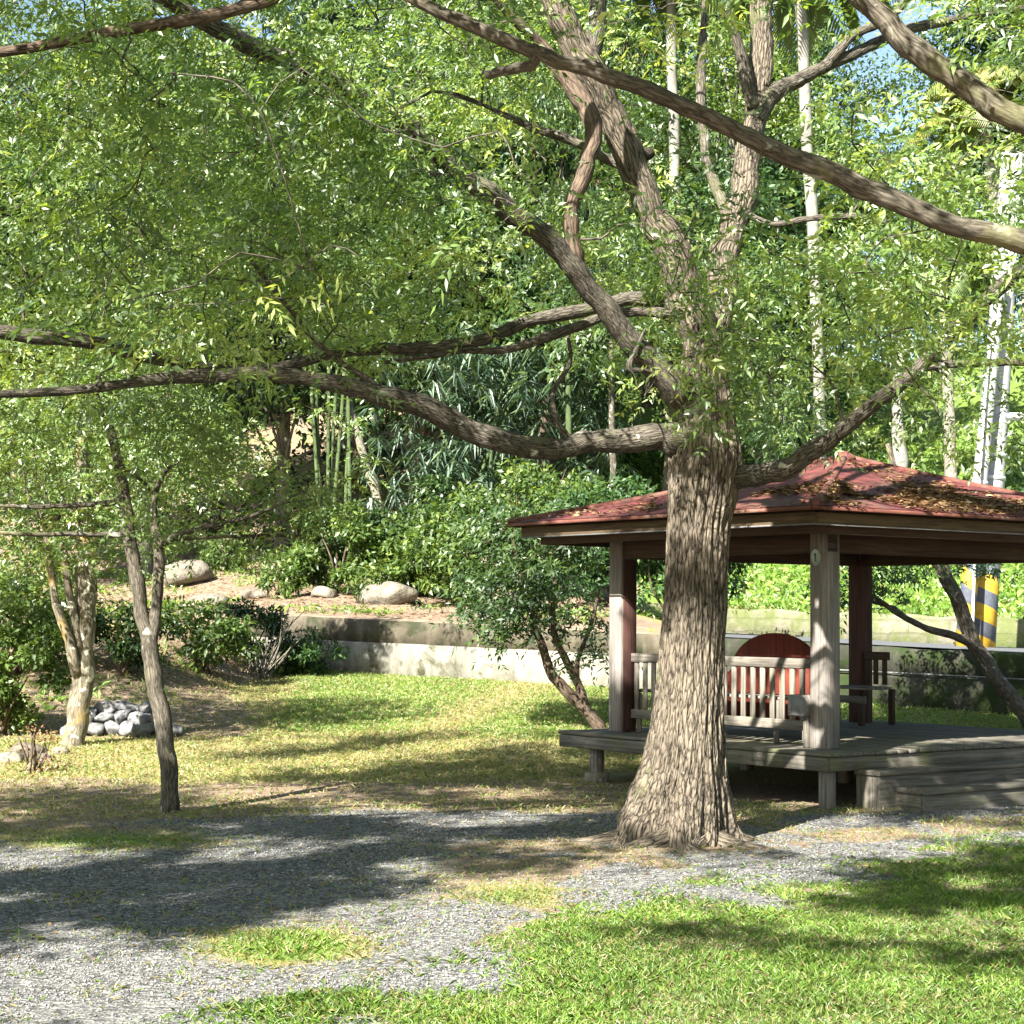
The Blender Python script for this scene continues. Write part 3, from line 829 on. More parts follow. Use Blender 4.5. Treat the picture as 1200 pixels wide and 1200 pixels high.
mk([(1075, 45, Y0 - 3.0, 3), (640, -70, Y0 - 1.5, 9), (470, -40, Y0 - 2.5, 9), (370, -22, Y0 - 3.0, 9), (290, 8, Y0 - 3.3, 8.5), (215, 24, Y0 - 3.5, 7.5), (120, 40, Y0 - 3.6, 7), (20, 58, Y0 - 3.7, 6.5), (-90, 70, Y0 - 3.8, 5)][1:], 16, M['bark_dark'])
mk([(760, 180, Y0 - .2, 8), (735, 195, Y0 + .1, 6), (675, 168, Y0 + .2, 7), (615, 145, Y0 + .3, 5), (560, 120, Y0 + .4, 2)], 17)
mk([(865, 245, Y0 + .4, 5), (905, 262, Y0 + .3, 4), (960, 255, Y0 + .2, 4), (1020, 256, Y0, 4), (1070, 285, Y0 - .2, 3)], 18)
mk([(460, 470, Y0 - .85, 6), (430, 445, Y0 - .9, 4), (380, 410, Y0 - 1, 4), (330, 350, Y0 - 1.2, 3), (290, 300, Y0 - 1.4, 2)], 19)
mk([(670, 520, Y0 - .3, 5), (652, 490, Y0 - .3, 3.5), (648, 460, Y0 - .2, 3), (668, 425, Y0 - .1, 3), (665, 390, Y0, 2)], 20)
mk([(790, 450, Y0 - .2, 5), (760, 435, Y0 - .4, 3), (738, 432, Y0 - .5, 4), (748, 405, Y0 - .5, 2.5), (756, 385, Y0 - .5, 1.5)], 21)

# sun corridors: openings carved in the crowns so sun reaches chosen spots
LIT = []
def lit(px, py, r, Y=None):
    p = onground(px, py) if Y is None else at(px, py, Y)
    LIT.append((p, r))
for a_ in [(800, 800, .42, YT), (805, 870, .5, YT), (800, 930, .5, YT), (790, 640, .14, YT), (845, 690, .13, YT),
           (1000, 560, .35, 17.5), (1060, 585, .4, 16.6), (720, 590, .3, 18), (962, 760, .35, 16.8), (900, 800, .5, 17.5), (962, 840, .3, 16.8),
           (790, 500, .25, YT), (700, 512, .3, YT - .2), (560, 505, .2, YT - .6), (740, 190, .35, YT - .2), (705, 110, .3, YT), (890, 50, .3, YT + 1), (800, 330, .3, YT),
           (460, 840, 1.0), (350, 850, .7), (600, 835, .9), (250, 900, .6), (400, 890, .5), (120, 900, .6), (520, 875, .5), (205, 860, .3, 15.9), (205, 760, .3, 15.9),
           (500, 760, .7, 30), (640, 770, .8, 30), (720, 650, .4, 19), (715, 740, .4, 19),
           (480, 1080, .8), (560, 1110, .8), (650, 1040, .4), (420, 1140, .5), (300, 1100, .35), (120, 1150, .6), (560, 1040, .3), (1000, 960, .25), (700, 1060, .5), (950, 985, .45), (1080, 975, .35), (600, 930, .35), (460, 950, .25), (980, 870, .2, 16.8), (1080, 868, .3, 18),
           (300, 930, .4), (350, 925, .3), (60, 1005, .3), (260, 1000, .22), (620, 960, .25), (470, 1010, .22),
           (1000, 1195, .6), (760, 1160, .8), (600, 1180, 1.2), (500, 1150, .8), (1150, 1080, .4), (850, 1060, .45)]:
    lit(*a_)
fk = np.random.default_rng(11)
for _ in range(60):
    lit(fk.uniform(-40, 900), fk.uniform(895, 1085), fk.uniform(.08, .24))
for _ in range(330):
    lit(fk.uniform(-40, 1230), fk.uniform(890, 1170), fk.uniform(.05, .12))
for _ in range(26):
    lit(fk.uniform(860, 1230), fk.uniform(930, 1080), fk.uniform(.08, .28))
for _ in range(18):
    lit(fk.uniform(860, 1230), fk.uniform(1085, 1180), fk.uniform(.07, .22))
lit(20, 770, .8, 22); lit(20, 830, .6, 22); lit(60, 720, .5, 24)
for _ in range(14):
    lit(fk.uniform(760, 865), fk.uniform(560, 760), fk.uniform(.04, .10), YT)
LP = np.array([l[0] for l in LIT]); LR = np.array([l[1] for l in LIT])
def in_corridor(P, pad=0.0):
    hit = np.zeros(len(P), bool)
    for p, r in zip(LP, LR):
        d = P - p; t = d @ SUN
        perp = np.linalg.norm(d - t[:, None] * SUN, axis=1)
        hit |= (perp < r + pad) & (t > 0.3)
    return hit

# shade: leaf clusters added to the crowns to block sun from chosen spots
SH = []
def shade(px0, px1, py0, py1, n, Y=None):
    for _ in range(int(n * 1.95)):
        a_, b_ = rng.uniform(px0, px1), rng.uniform(py0, py1)
        p = onground(a_, b_) if Y is None else at(a_, b_, Y)
        zl = (1.94 + .34 * p[1]) / 1.39 if p[1] < 21 else 3.6
        z = rng.uniform(zl, zl + 1.9)
        SH.append(p + SUN * (z - p[2]) / SUN[2])
shade(765, 870, 535, 750, 300, YT)
shade(740, 865, 885, 975, 40, YT)
shade(1020, 1230, 750, 835, 110, 24)
shade(560, 720, 590, 625, 30, 19)
shade(-40, 480, 1000, 1085, 330)
shade(150, 870, 950, 1012, 300)
shade(-40, 230, 930, 990, 110)
shade(520, 880, 893, 945, 130)
shade(860, 1230, 925, 1000, 150)
shade(640, 960, 1080, 1110, 60)
shade(880, 1230, 1098, 1165, 120)
shade(1000, 1230, 1020, 1060, 60)
shade(690, 960, 1085, 1115, 60)
shade(1050, 1230, 1010, 1060, 50)
shade(40, 330, 775, 868, 150)
shade(300, 450, 725, 795, 110, 31)
shade(450, 620, 725, 760, 40, 30)
shade(600, 1200, 590, 640, 120, 18)
shade(985, 1200, 850, 930, 90, 17)
SH = np.array(SH)
SH = SH[~in_corridor(SH, 0.05)]
spx, spy = proj(SH)
mg_ = 0.62 / np.maximum(SH[:, 1], .5) * F
infr = (spx > -mg_) & (spx < 1200 + mg_) & (spy > -mg_) & (SH[:, 1] > 0.3)
sel_far = (SH[:, 1] > 18) & (SH[:, 0] < -2)
sel_near = (SH[:, 0] > 1.0) & (SH[:, 1] < 10) & ~sel_far
sel_left = ((SH[:, 1] < 7.5) | (SH[:, 0] < -5.5)) & ~sel_near & ~sel_far
sel_main = ~(sel_far | sel_near | sel_left)
SH_near = SH[sel_near & ~infr]; SH_left = SH[sel_left & ~infr]; SH_far = SH[sel_far]; SH_main = SH[sel_main]
print('shade clusters', len(SH_main), len(SH_near), len(SH_left), len(SH_far))

# crown targets
def crown_targets(n, c, rad, zmin):
    out = []
    P = rng.uniform(-1, 1, (n * 4, 3))
    q = np.linalg.norm(P, axis=1)
    P = P[(q < 1) & (q > 0.12)]
    P = P * rad + c
    P = P[P[:, 2] > zmin]
    return P[:n]
C0 = np.array([0.3, YT - 0.5, 4.4])
T = crown_targets(5600, C0, np.array([7.6, 5.6, 4.3]), 2.6)
px, py = proj(T)
B = np.interp(px, [-400, 0, 200, 350, 480, 600, 750, 860, 1000, 1200, 1600], [500, 505, 470, 425, 395, 400, 425, 520, 540, 520, 520])
inb = (py < B + (vnoise(T[:, 0], T[:, 2], 0.6, 51) - 0.5) * 90)
nz = vnoise(T[:, 0] * 1 + T[:, 2] * 0.7, T[:, 1] + T[:, 2], 0.9, 52, 3)
keep = inb & (nz > np.where((px < 700) & (py < 400), 0.44, 0.47))
# leave the big leaders, limbs and the pale trunks behind readable
def clear_lines(T, keep):
    px, py = proj(T)
    for (x0, y0, x1, y1, wd, pr) in ((800, 330, 742, 190, 30, .95), (742, 190, 660, 20, 36, .95), (884, 220, 893, 0, 32, .95), (800, 300, 815, 420, 16, .7), (700, 350, 620, 265, 16, .6), (690, 250, 690, 100, 20, .8),
                                 (860, 1000, 860, 540, 120, .93), (870, 560, 1000, 490, 22, .9), (1000, 490, 1180, 330, 16, .8), (952, 470, 940, 0, 16, .75), (790, 260, 788, 80, 14, .75), (1172, 560, 1185, 150, 26, .6), (1056, 560, 1055, 480, 26, .8), (1140, 560, 1172, 420, 40, .97),
                                 (590, 405, 780, 350, 12, .8), (230, 20, 310, 62, 14, .6), (910, 105, 1120, 25, 16, .8), (720, 500, 720, 395, 40, .7), (0, 390, 230, 430, 10, .6), (960, 30, 1110, 60, 50, .85), (1080, 90, 1200, 150, 50, .7), (190, 60, 240, 70, 30, .8)):
        a = np.array([x0, y0]); b = np.array([x1, y1]); pp = np.stack([px, py], 1)
        tt = np.clip(((pp - a) @ (b - a)) / ((b - a) @ (b - a)), 0, 1)
        dd = np.linalg.norm(pp - (a + tt[:, None] * (b - a)), axis=1)
        keep = keep & ~((dd < wd + 12) & (T[:, 1] < (YT + 0.3 if x0 < 905 else 40)) & (rng.random(len(T)) < pr))
    return keep
keep = clear_lines(T, keep)
keep &= ~((px > 780) & (px < 1250) & (rng.random(len(T)) < 0.30))
keep &= ~(in_corridor(T, 0.12) & (rng.random(len(T)) < 0.94))
above = (py < -60)
keep &= ~(above & (rng.random(len(T)) < 0.78))
keep &= ~((px > 945) & (px < 1115) & (py > 5) & (py < 130) & (rng.random(len(T)) < 0.8))
T = T[keep]
spx, spy = proj(SH_main)
SBm = np.interp(spx, [-400, 0, 200, 350, 480, 600, 750, 860, 1000, 1200, 1600], [500, 505, 470, 425, 395, 400, 425, 520, 540, 520, 520])
SH_main = SH_main[spy < SBm - 10]
# leafy sprays in front of the fork
fr_ = np.array([at(rng.uniform(745, 910), rng.uniform(240, 480), YT - rng.uniform(.3, 2.2)) for _ in range(30)])
fr2 = np.array([at(rng.uniform(880, 1200), rng.uniform(380, 520), YT - rng.uniform(-.5, 2.2)) for _ in range(40)])
fr4 = np.array([at(x_ + rng.normal() * 14, y_ + rng.normal() * 14, YT - rng.uniform(1.6, 3.0)) for x_, y_ in [(rng.uniform(330, 600), 0) for _ in range(46)] for y_ in [60 + (x_ - 310) * .66]])
fr3 = np.array([at(rng.uniform(0, 420), rng.uniform(40, 420), YT - rng.uniform(-.5, 3.0)) for _ in range(60)])
sp2x, sp2y = proj(SH_main)
SH_main = SH_main[~((sp2y > 0) & (sp2x > -30) & (sp2x < 1230) & (rng.random(len(SH_main)) < .6))]
X_ = np.concatenate([SH_main, fr2, fr3]); X_ = X_[clear_lines(X_, np.ones(len(X_), bool))]
T = np.concatenate([T, X_, fr_, fr4])
print('main crown clusters', len(T))
tw = Acc()
tips = grow(tw, nodes, T, 0.006, rk=.011)
tw.build('twigs', M['bark_limb'], main, True)
def crown_leaves(name, tips, mat, parent, per=13, spread=0.42, fl=(0.14, 0.26), pairs=5, ll=0.066, lw=0.024, hole=True, cvar=0.12):
    L = Leaves()
    Tp = np.array([t[0] for t in tips]); Td = np.array([t[1] for t in tips])
    Td /= np.linalg.norm(Td, axis=1)[:, None] + 1e-6
    k = len(Tp)
    o = np.repeat(Tp, per, 0) + rng.normal(size=(k * per, 3)) * spread * np.array([0.6, 0.6, 0.28])
    d = np.repeat(Td, per, 0) * 0.5 + rdir(k * per, 0.25) * 0.9 + np.array([0, 0, 0.08])
    cl = np.repeat(np.clip(0.48 + rng.normal(size=k) * cvar, 0.1, 0.9), per) + (vnoise(o[:, 0], o[:, 1] + o[:, 2], 1.4, 61) - 0.5) * 0.35
    if hole:
        h = in_corridor(o, 0.0) & (rng.random(len(o)) < 0.9)
        o, d, cl = o[~h], d[~h], cl[~h]
    fronds(L, o, d, rng.uniform(fl[0], fl[1], len(o)), pairs, ll, lw, cl)
    return L.build(name, mat, parent), len(o)
ob, nn_ = crown_leaves('crown', tips, M['leaf_main'], main, 19, 0.36, ll=0.066, lw=0.0215, cvar=0.20)
print('main fronds', nn_)

# ---------------------------- tree whose branches reach in from the right
rt_base = np.array([4.3, 8.4, float(terrain(4.3, 8.4))])
rt = thing('lichen_branch_tree', rt_base, 'tree at far right whose lichen-spotted boughs cross the upper right of the photo', 'tree')
rn = []
a = Acc(); tp = catmull([[4.3, 8.4, -0.3], [4.28, 8.4, 1.2], [4.15, 8.35, 2.5], [4.2, 8.3, 4.2], [4.1, 8.2, 6.5]], 8)
tube(a, tp, np.linspace(0.24, 0.1, len(tp)), 24, 0.06, None, 5); a.build('trunk', M['bark_smooth'], rt, True); rn += list(tp[14:])
mr = lambda pts, s: limb(rt, pts, M['bark_smooth'], 16, 0.06, s, store=rn)
def w2(p, Y, r): return p, Y, r
mr([(1690, 420, 8.4, 20), (1500, 365, 8.3, 17), (1350, 328, 8.2, 15), (1200, 284, 8.1, 13.5), (1100, 256, 8.0, 12.5), (1040, 232, 8.0, 12.5), (980, 206, 8.0, 13), (900, 172, 8.0, 11.5), (820, 132, 8.0, 10.5), (740, 98, 8.0, 10), (680, 78, 8.0, 10), (620, 60, 8.0, 8.5), (550, 30, 8.0, 8), (480, -5, 8.0, 7), (400, -60, 8.0, 5)], 31)
mr([(1680, 300, 8.4, 26), (1480, 250, 8.3, 20), (1330, 205, 8.2, 18), (1200, 145, 8.1, 15.5), (1140, 108, 8.1, 15), (1080, 62, 8.1, 14), (1015, 5, 8.1, 13), (940, -70, 8.1, 10), (860, -160, 8, 6)], 32)
mr([(632, 64, 8.0, 7), (620, 76, 8.0, 6.5), (590, 82, 8.05, 6), (570, 88, 8.1, 5.5)], 33)
Tr = crown_targets(520, np.array([3.6, 7.2, 5.2]), np.array([2.6, 2.6, 2.0]), 3.3)
px, py = proj(Tr)
mg_ = .6 / np.maximum(Tr[:, 1], .5) * F
Tr = Tr[((py < -mg_) | (px > 1200 + mg_)) & ~in_corridor(Tr, 0.2)]
tw = Acc(); Tr = np.concatenate([Tr, SH_near])
tips = grow(tw, rn, Tr); tw.build('twigs', M['bark_smooth'], rt, True)
crown_leaves('crown', tips, M['leaf_main'], rt, 20, 0.50, ll=0.062, lw=0.023)

# ---------------------------- unseen tree off to the left, added to shade the gravel
lt_base = np.array([-8.2, 4.5, float(terrain(-8.2, 4.5))])
lt = thing('added_shade_tree', lt_base, 'leafy tree outside the frame on the left, added to shade the gravel', 'tree')
a = Acc(); tp = catmull([[-8.2, 4.5, -0.3], [-8.1, 4.5, 1.5], [-7.8, 4.6, 3.2], [-7.7, 4.9, 6.5]], 8)
tube(a, tp, np.linspace(0.26, 0.08, len(tp)), 20, 0.06, None, 5); a.build('trunk', M['bark'], lt, True)
Tr = crown_targets(1100, np.array([-7.2, 4.2, 5.6]), np.array([3.6, 5.0, 2.4]), 3.2)
px, py = proj(Tr)
mg_ = .6 / np.maximum(Tr[:, 1], .5) * F
Tr = Tr[((px < -mg_) | (py < -mg_) | (Tr[:, 1] < -.5)) & ~in_corridor(Tr, 0.25)]
Tr = np.concatenate([Tr, SH_left])
tw = Acc(); tips = grow(tw, list(tp[14:]), Tr); tw.build('twigs', M['bark'], lt, True)
crown_leaves('crown', tips, M['leaf_main'], lt, 19, 0.50, ll=0.080, lw=0.032)

# ---------------------------- sapling with two stems on the left
def small_tree(name, label, stems, mat, leafm, targets, per=10, group=None, leaf=(0.055, 0.02), pairs=4, spread=0.3, corr=True, fl=(0.1, 0.2)):
    base = at(stems[0][0][0], stems[0][0][1], stems[0][0][2])
    t = thing(name, base, label, 'tree', group)
    nd = []
    for i, s in enumerate(stems):
        limb(t, s, mat, 14 if i == 0 else 10, 0.10, i + 3, 'trunk' if i == 0 else 'limb', 6, nd)
    if targets is not None and len(targets):
        if corr: targets = targets[~(in_corridor(targets, 0.1) & (rng.random(len(targets)) < 0.8))]
        tw = Acc(); tips = grow(tw, nd, targets, 0.003, 4); tw.build('twigs', mat, t, True)
        crown_leaves('crown', tips, leafm, t, per, spread, fl, pairs, leaf[0], leaf[1], corr)
    return t
S = onground(200, 952); SY = float(S[1])
Tr = crown_targets(520, at(190, 565, SY), np.array([1.75, 1.3, 0.75]), 1.9)
px, py = proj(Tr)
Bs = np.interp(px, [-60, 0, 100, 200, 300, 420], [640, 650, 640, 625, 660, 640])
Tr = Tr[(py < Bs) & (vnoise(Tr[:, 0], Tr[:, 2], 0.5, 71) > 0.4)]
small_tree('sapling', 'slim young tree with two mottled stems at the gravel edge', [
    [(201, 960, SY, 12.5), (200, 940, SY, 11), (195, 880, SY, 10.5), (185, 820, SY, 10.5), (176, 765, SY, 10), (165, 710, SY, 8.5), (156, 650, SY, 7.5), (147, 590, SY, 7), (138, 540, SY, 6.5), (125, 490, SY, 5), (115, 440, SY, 3)],
    [(176, 765, SY, 8), (182, 710, SY + .02, 6.5), (186, 660, SY + .03, 6.5), (184, 632, SY + .03, 6), (180, 600, SY, 4), (184, 570, SY, 3), (200, 545, SY, 2)],
    [(186, 640, SY, 5), (205, 628, SY, 3.5), (240, 618, SY - .1, 3), (290, 606, SY - .2, 2.2), (330, 590, SY - .3, 1.5)],
    [(187, 632, SY, 4), (230, 630, SY + .1, 2.5), (300, 628, SY + .3, 1.8), (360, 628, SY + .4, 1.2)],
    [(150, 628, SY, 4), (100, 626, SY - .1, 3), (40, 626, SY - .3, 2.5), (-30, 622, SY - .4, 2)],
    [(142, 588, SY, 4), (100, 592, SY - .2, 3), (50, 594, SY - .3, 2.6), (-20, 592, SY - .4, 2)],
    [(138, 545, SY, 3), (165, 562, SY + .1, 2), (175, 575, SY + .1, 1.5)],
], M['bark_smooth'], M['leaf_sapling'], Tr, 11)

# left pale trunk with yellow lichen
S2 = onground(85, 874); Y2 = float(S2[1])
Tr = np.concatenate([crown_targets(260, at(60, 560, Y2), np.array([2.2, 1.6, 1.2]), 2.2), SH_far])
small_tree('lichen_tree', 'pale tree with yellow lichen on its trunk beside the stone pile', [
    [(84, 884, Y2, 17), (86, 872, Y2, 14), (92, 830, Y2, 13), (97, 770, Y2, 13), (100, 700, Y2, 12.5), (102, 650, Y2, 12), (100, 600, Y2, 10), (96, 540, Y2, 8), (90, 460, Y2, 5)],
    [(90, 790, Y2 - .1, 7), (80, 750, Y2 - .2, 6), (66, 710, Y2 - .3, 5), (58, 660, Y2 - .3, 4), (50, 600, Y2 - .3, 3)],
    [(93, 760, Y2 - .1, 6), (84, 710, Y2 - .15, 5), (78, 670, Y2 - .2, 4.5), (70, 620, Y2 - .2, 3)],
], M['bark_yellow'], M['leaf_sapling'], Tr, 10, leaf=(0.08, 0.03), corr=False, spread=0.4)

# shrub-tree leaning in front of the retaining wall
S3 = onground(706, 856); Y3 = float(S3[1])
def inpx(Tr, poly_lo, poly_hi):
    px, py = proj(Tr)
    return Tr
Tr = crown_targets(230, at(640, 690, Y3), np.array([1.15, 0.9, 1.1]), 0.9)
Tr = Tr[vnoise(Tr[:, 0], Tr[:, 2], .45, 161) > .42]
px, py = proj(Tr); Tr = Tr[(py < np.interp(px, [540, 600, 640, 700, 740], [700, 760, 700, 820, 790])) | (rng.random(len(Tr)) < 0.12)]
small_tree('leaning_tree', 'small dark leafy tree leaning left beside the deck corner', [
    [(712, 866, Y3, 10), (700, 848, Y3, 8), (672, 818, Y3, 7), (648, 792, Y3, 6), (636, 760, Y3, 5), (622, 720, Y3, 4.5), (610, 670, Y3, 4), (600, 620, Y3, 3)],
    [(690, 838, Y3, 6), (676, 800, Y3, 5), (660, 768, Y3, 4.5), (648, 735, Y3, 4), (650, 690, Y3, 3), (660, 640, Y3, 2)],
    [(680, 828, Y3, 4), (676, 780, Y3, 3), (690, 740, Y3, 2.5), (700, 700, Y3, 2)],
], M['bark_dark'], M['leaf_forest'], Tr, 12, leaf=(0.10, 0.032), pairs=3, spread=0.40, corr=False, fl=(0.1, 0.22))
Tr = crown_targets(60, at(700, 770, Y3 - .3), np.array([0.45, 0.4, 0.5]), 0.9)

# pale leaning trunk right behind the pavilion
Y5 = 23.0
Tr = np.concatenate([crown_targets(50, at(1110, 650, Y5), np.array([1.3, 0.7, 0.25]), 1.6), crown_targets(16, at(1010, 690, Y5 - .3), np.array([0.4, 0.3, 0.15]), 1.4)])
small_tree('slanting_tree', 'mottled bare trunk slanting up from the right edge behind the deck', [
    [(1235, 880, Y5, 13), (1205, 840, Y5, 10), (1172, 802, Y5, 9.5), (1145, 760, Y5, 9), (1125, 712, Y5, 8.5), (1105, 668, Y5, 8), (1090, 645, Y5, 7), (1060, 590, Y5, 5), (1040, 520, Y5, 3)],
    [(1140, 755, Y5, 5), (1118, 745, Y5 - .1, 5), (1090, 738, Y5 - .2, 4), (1058, 722, Y5 - .3, 3.5), (1025, 700, Y5 - .4, 2.5), (1000, 685, Y5 - .5, 1.5)],
    [(1060, 722, Y5 - .3, 3), (1045, 712, Y5 - .3, 3), (1022, 705, Y5 - .3, 2)],
], M['bark_smooth'], M['leaf_dark'], Tr, 7, leaf=(0.09, 0.03), pairs=3, corr=False)

# ------------------------------------------------------------------ shrubs
def shrub(name, label, px, py, wpx, hpx, mat, n=2600, size=(0.09, 0.04), Y=None, group=None, stems=5, barkm=None, fill=1.0):
    """px,py: base in the picture; size in pixels at its depth"""
    b = onground(px, py) if Y is None else None
    if Y is not None:
        b = at(px, py, Y); b[2] = float(terrain(b[0], b[1]))
    s = b[1] / F
    Wm, Hm = wpx * s / 2, hpx * s
    t = thing(name, b, label, 'shrub', group)
    a = Acc(); tops = []
    for i in range(stems):
        e = b + np.array([rng.uniform(-.7, .7) * Wm, rng.uniform(-.5, .5) * Wm, Hm * rng.uniform(.6, .95)])
        mid = (b + e) / 2 + rng.normal(size=3) * 0.08 * Hm
        P = catmull([b + rng.normal(size=3) * [0.06, 0.06, 0] - [0, 0, 0.1], mid, e], 4)
        tube(a, P, np.linspace(0.012 + 0.012 * Hm, 0.005, len(P)), 6); tops.append(e)
    a.build('stems', barkm or M['bark_dark'], t, True)
    # leaf clumps
    k = max(8, int(14 * fill * (Wm * Hm) ** 0.5 + 8))
    c = rdir(k) * rng.uniform(0.35, 1, (k, 1)) ** 0.5 * np.array([Wm, Wm * 0.8, Hm * 0.48]) + b + [0, 0, Hm * 0.55]
    r = rng.uniform(0.22, 0.40, k) * min(Wm, Hm) * 0.9
    j = rng.integers(0, k, n)
    dv = rdir(n); rad = rng.random((n, 1)) ** 0.45
    pos = c[j] + dv * rad * r[j][:, None] * np.array([1.15, 1.15, 0.8])
    ok = pos[:, 2] > b[2] + 0.02
    pos, dv, j = pos[ok], dv[ok], j[ok]
    d = dv * 0.6 + rdir(len(pos)) * 0.8 + [0, 0, -0.1]
    nr = rdir(len(pos)) * 0.6 + [0, 0, 0.7] + dv * 0.4
    col = np.clip(0.35 + 0.3 * (vnoise(pos[:, 0] * 1.0, pos[:, 2] + pos[:, 1], 0.5, 81) - 0.2) + rng.normal(size=len(pos)) * 0.17 + rng.normal(size=k)[j] * 0.08, 0, 1)
    sz = rng.uniform(0.65, 1.2, len(pos))
    L = Leaves(); L.add(*leafmesh(pos, d, nr, size[0] * sz, size[1] * sz, col))
    L.build('foliage', mat, t)
    return t

shrub('garden_shrub', 'bright yellow-green bush at the left edge of the photo', 12, 862, 150, 150, M['leaf_bright'], 9000, (0.085, 0.045))
shrub('bare_bush', 'thin brown bush with few leaves below the bright one', 42, 905, 85, 55, M['dry_leaf'], 200, (0.05, 0.025), stems=9)
shrub('garden_shrub', 'dark green bush behind the two-stemmed sapling', 140, 790, 120, 85, M['leaf_forest'], 2600, (0.10, 0.05))
shrub('garden_shrub', 'low dark bush between the sapling and the dry stems', 232, 785, 120, 80, M['leaf_bright'], 2400, (0.12, 0.05))
shrub('garden_shrub', 'pale green bush under the leafy branches at left', 20, 770, 190, 150, M['leaf_sapling'], 6000, (0.10, 0.05), Y=27)
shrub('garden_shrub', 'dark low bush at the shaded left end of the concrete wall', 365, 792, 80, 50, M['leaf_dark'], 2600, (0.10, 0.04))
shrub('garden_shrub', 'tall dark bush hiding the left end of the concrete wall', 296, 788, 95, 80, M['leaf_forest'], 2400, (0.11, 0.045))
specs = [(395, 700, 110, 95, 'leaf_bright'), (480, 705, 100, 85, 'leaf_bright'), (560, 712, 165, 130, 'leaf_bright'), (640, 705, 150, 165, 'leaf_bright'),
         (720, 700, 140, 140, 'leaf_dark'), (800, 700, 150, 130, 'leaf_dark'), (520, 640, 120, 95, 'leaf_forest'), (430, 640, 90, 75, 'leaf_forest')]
lb = ['bright leafy bush on the slope above the dark part of the wall', 'yellow-green bush above the middle of the concrete wall', 'large light green bush overhanging the top of the pale wall',
      'light green bush left of the pavilion under its roof corner', 'dark green bush seen left of the near-left pavilion post', 'dark bush seen between pavilion post and big trunk',
      'mid green bush higher on the slope below the bamboo', 'light bush high on the dirt slope below the leaning grey trunks']
for (a_, b_, c_, d_, e_), l_ in zip(specs, lb):
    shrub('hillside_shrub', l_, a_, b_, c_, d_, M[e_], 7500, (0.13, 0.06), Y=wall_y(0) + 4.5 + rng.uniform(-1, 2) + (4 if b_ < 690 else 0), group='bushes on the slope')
lo = [('small bushy plant on the dirt just above the wall, left of the rocks', 330, 712, 55, 40), ('small leafy clump at the top of the wall beside the grey rock', 440, 716, 60, 45),
      ('low green clump in the middle of the dirt slope', 350, 680, 70, 45), ('low plant at the upper edge of the dirt slope', 270, 660, 80, 50), ('leafy plant on the dirt slope beneath the bright bush', 500, 705, 60, 50)]
for l_, a_, b_, c_, d_ in lo:
    shrub('low_plant', l_, a_, b_, c_, d_, M['leaf_bright'], 900, (0.12, 0.05), Y=34 + (715 - b_) * 0.12, group='low plants on the dirt slope', stems=3)

# clump of dry upright stems
b = onground(305, 795)
t = thing('dry_stems', b, 'clump of dry upright leafless stems in front of the wall end', 'plant')
for i in range(22):
    a = Acc()
    e = b + np.array([rng.uniform(-.55, .75), rng.uniform(-.3, .3), rng.uniform(0.6, 1.25)])
    P = catmull([b + rng.normal(size=3) * [0.14, 0.1, 0] - [0, 0, .05], (b + e) / 2 + rng.normal(size=3) * 0.06, e], 4)
    tube(a, P, np.linspace(0.014, 0.006, len(P)), 5); a.build('stem', M['bark_pale'], t, True)

# ------------------------------------------------------------------ stones
def stone_mesh(name, mat, parent, c, sx, sy, sz, rot=0.0, seed=0, tilt=0.0, sub=3):
    import bmesh
    bm = bmesh.new(); bmesh.ops.create_icosphere(bm, subdivisions=sub, radius=1)
    V = np.array([v.co[:] for v in bm.verts]); Fc = np.array([[v.index for v in f.verts] for f in bm.faces]); bm.free()
    V = np.sign(V) * np.abs(V) ** 0.8
    n = (vnoise(V[:, 0] * 2 + seed * 3.7, V[:, 1] * 2 + V[:, 2] * 1.3, 1.0, 90 + seed, 2) - 0.5) * 0.35
    n2 = (vnoise(V[:, 0] * 5 + seed, V[:, 1] * 5 + V[:, 2] * 4, 1.0, 190 + seed, 3) - 0.5) * 0.22
    V = V * (1 + n * 1.5 + n2)[:, None]
    for q_ in rdir(5):
        dq = V @ q_ - 0.72; V = V - np.where(dq > 0, dq, 0)[:, None] * q_ * 0.85
    V = V * [sx, sy, sz]
    mt = np.array(Matrix.Rotation(rot, 3, 'Z') @ Matrix.Rotation(tilt, 3, 'Y'))
    V = V @ mt.T
    return mesh_obj(name, V, [Fc], mat, parent, None, True, tuple(float(q) for q in c))
b = onground(140, 862)
sp = []
rowsN = [(6, 0.0, 0.09), (5, 0.30, 0.10), (5, 0.14, 0.23), (4, 0.40, 0.24), (3, 0.34, 0.36)]
names_ = ['front row', 'back row']
i = 0
for (nn, dy, dz) in rowsN:
    for k in range(nn):
        x = b[0] + (k - (nn - 1) / 2) * 0.23 + rng.uniform(-.05, .05); y = b[1] + dy + rng.uniform(-.07, .07)
        o = stone_mesh('field_stone', M['stone'], None, (x, y, float(terrain(x, y)) + dz * 0.85), rng.uniform(.10, .17), rng.uniform(.13, .22), rng.uniform(.07, .105), rng.uniform(-.9, .9), i, rng.uniform(-.4, .4))
        tag(o, 'rounded grey stone in the pile beside the pale lichen tree', 'stone', 'rounded stones in the pile')
        i += 1
for k, (a_, b_, s_) in enumerate([(12, 893, .10), (32, 886, .14), (52, 893, .09), (70, 884, .08)]):
    p = onground(a_, b_)
    tag(stone_mesh('field_stone', M['rock'], None, (p[0], p[1], p[2] + s_ * .3), s_ * 1.4, s_, s_ * .7, k, 30 + k), ['pale flat stone at the left edge of the photo', 'largest pale stone of the four left of the lichen tree', 'small pale stone between the largest one and the tree', 'small stone touching the foot of the lichen tree'][k], 'stone', 'loose stones by the lichen tree')
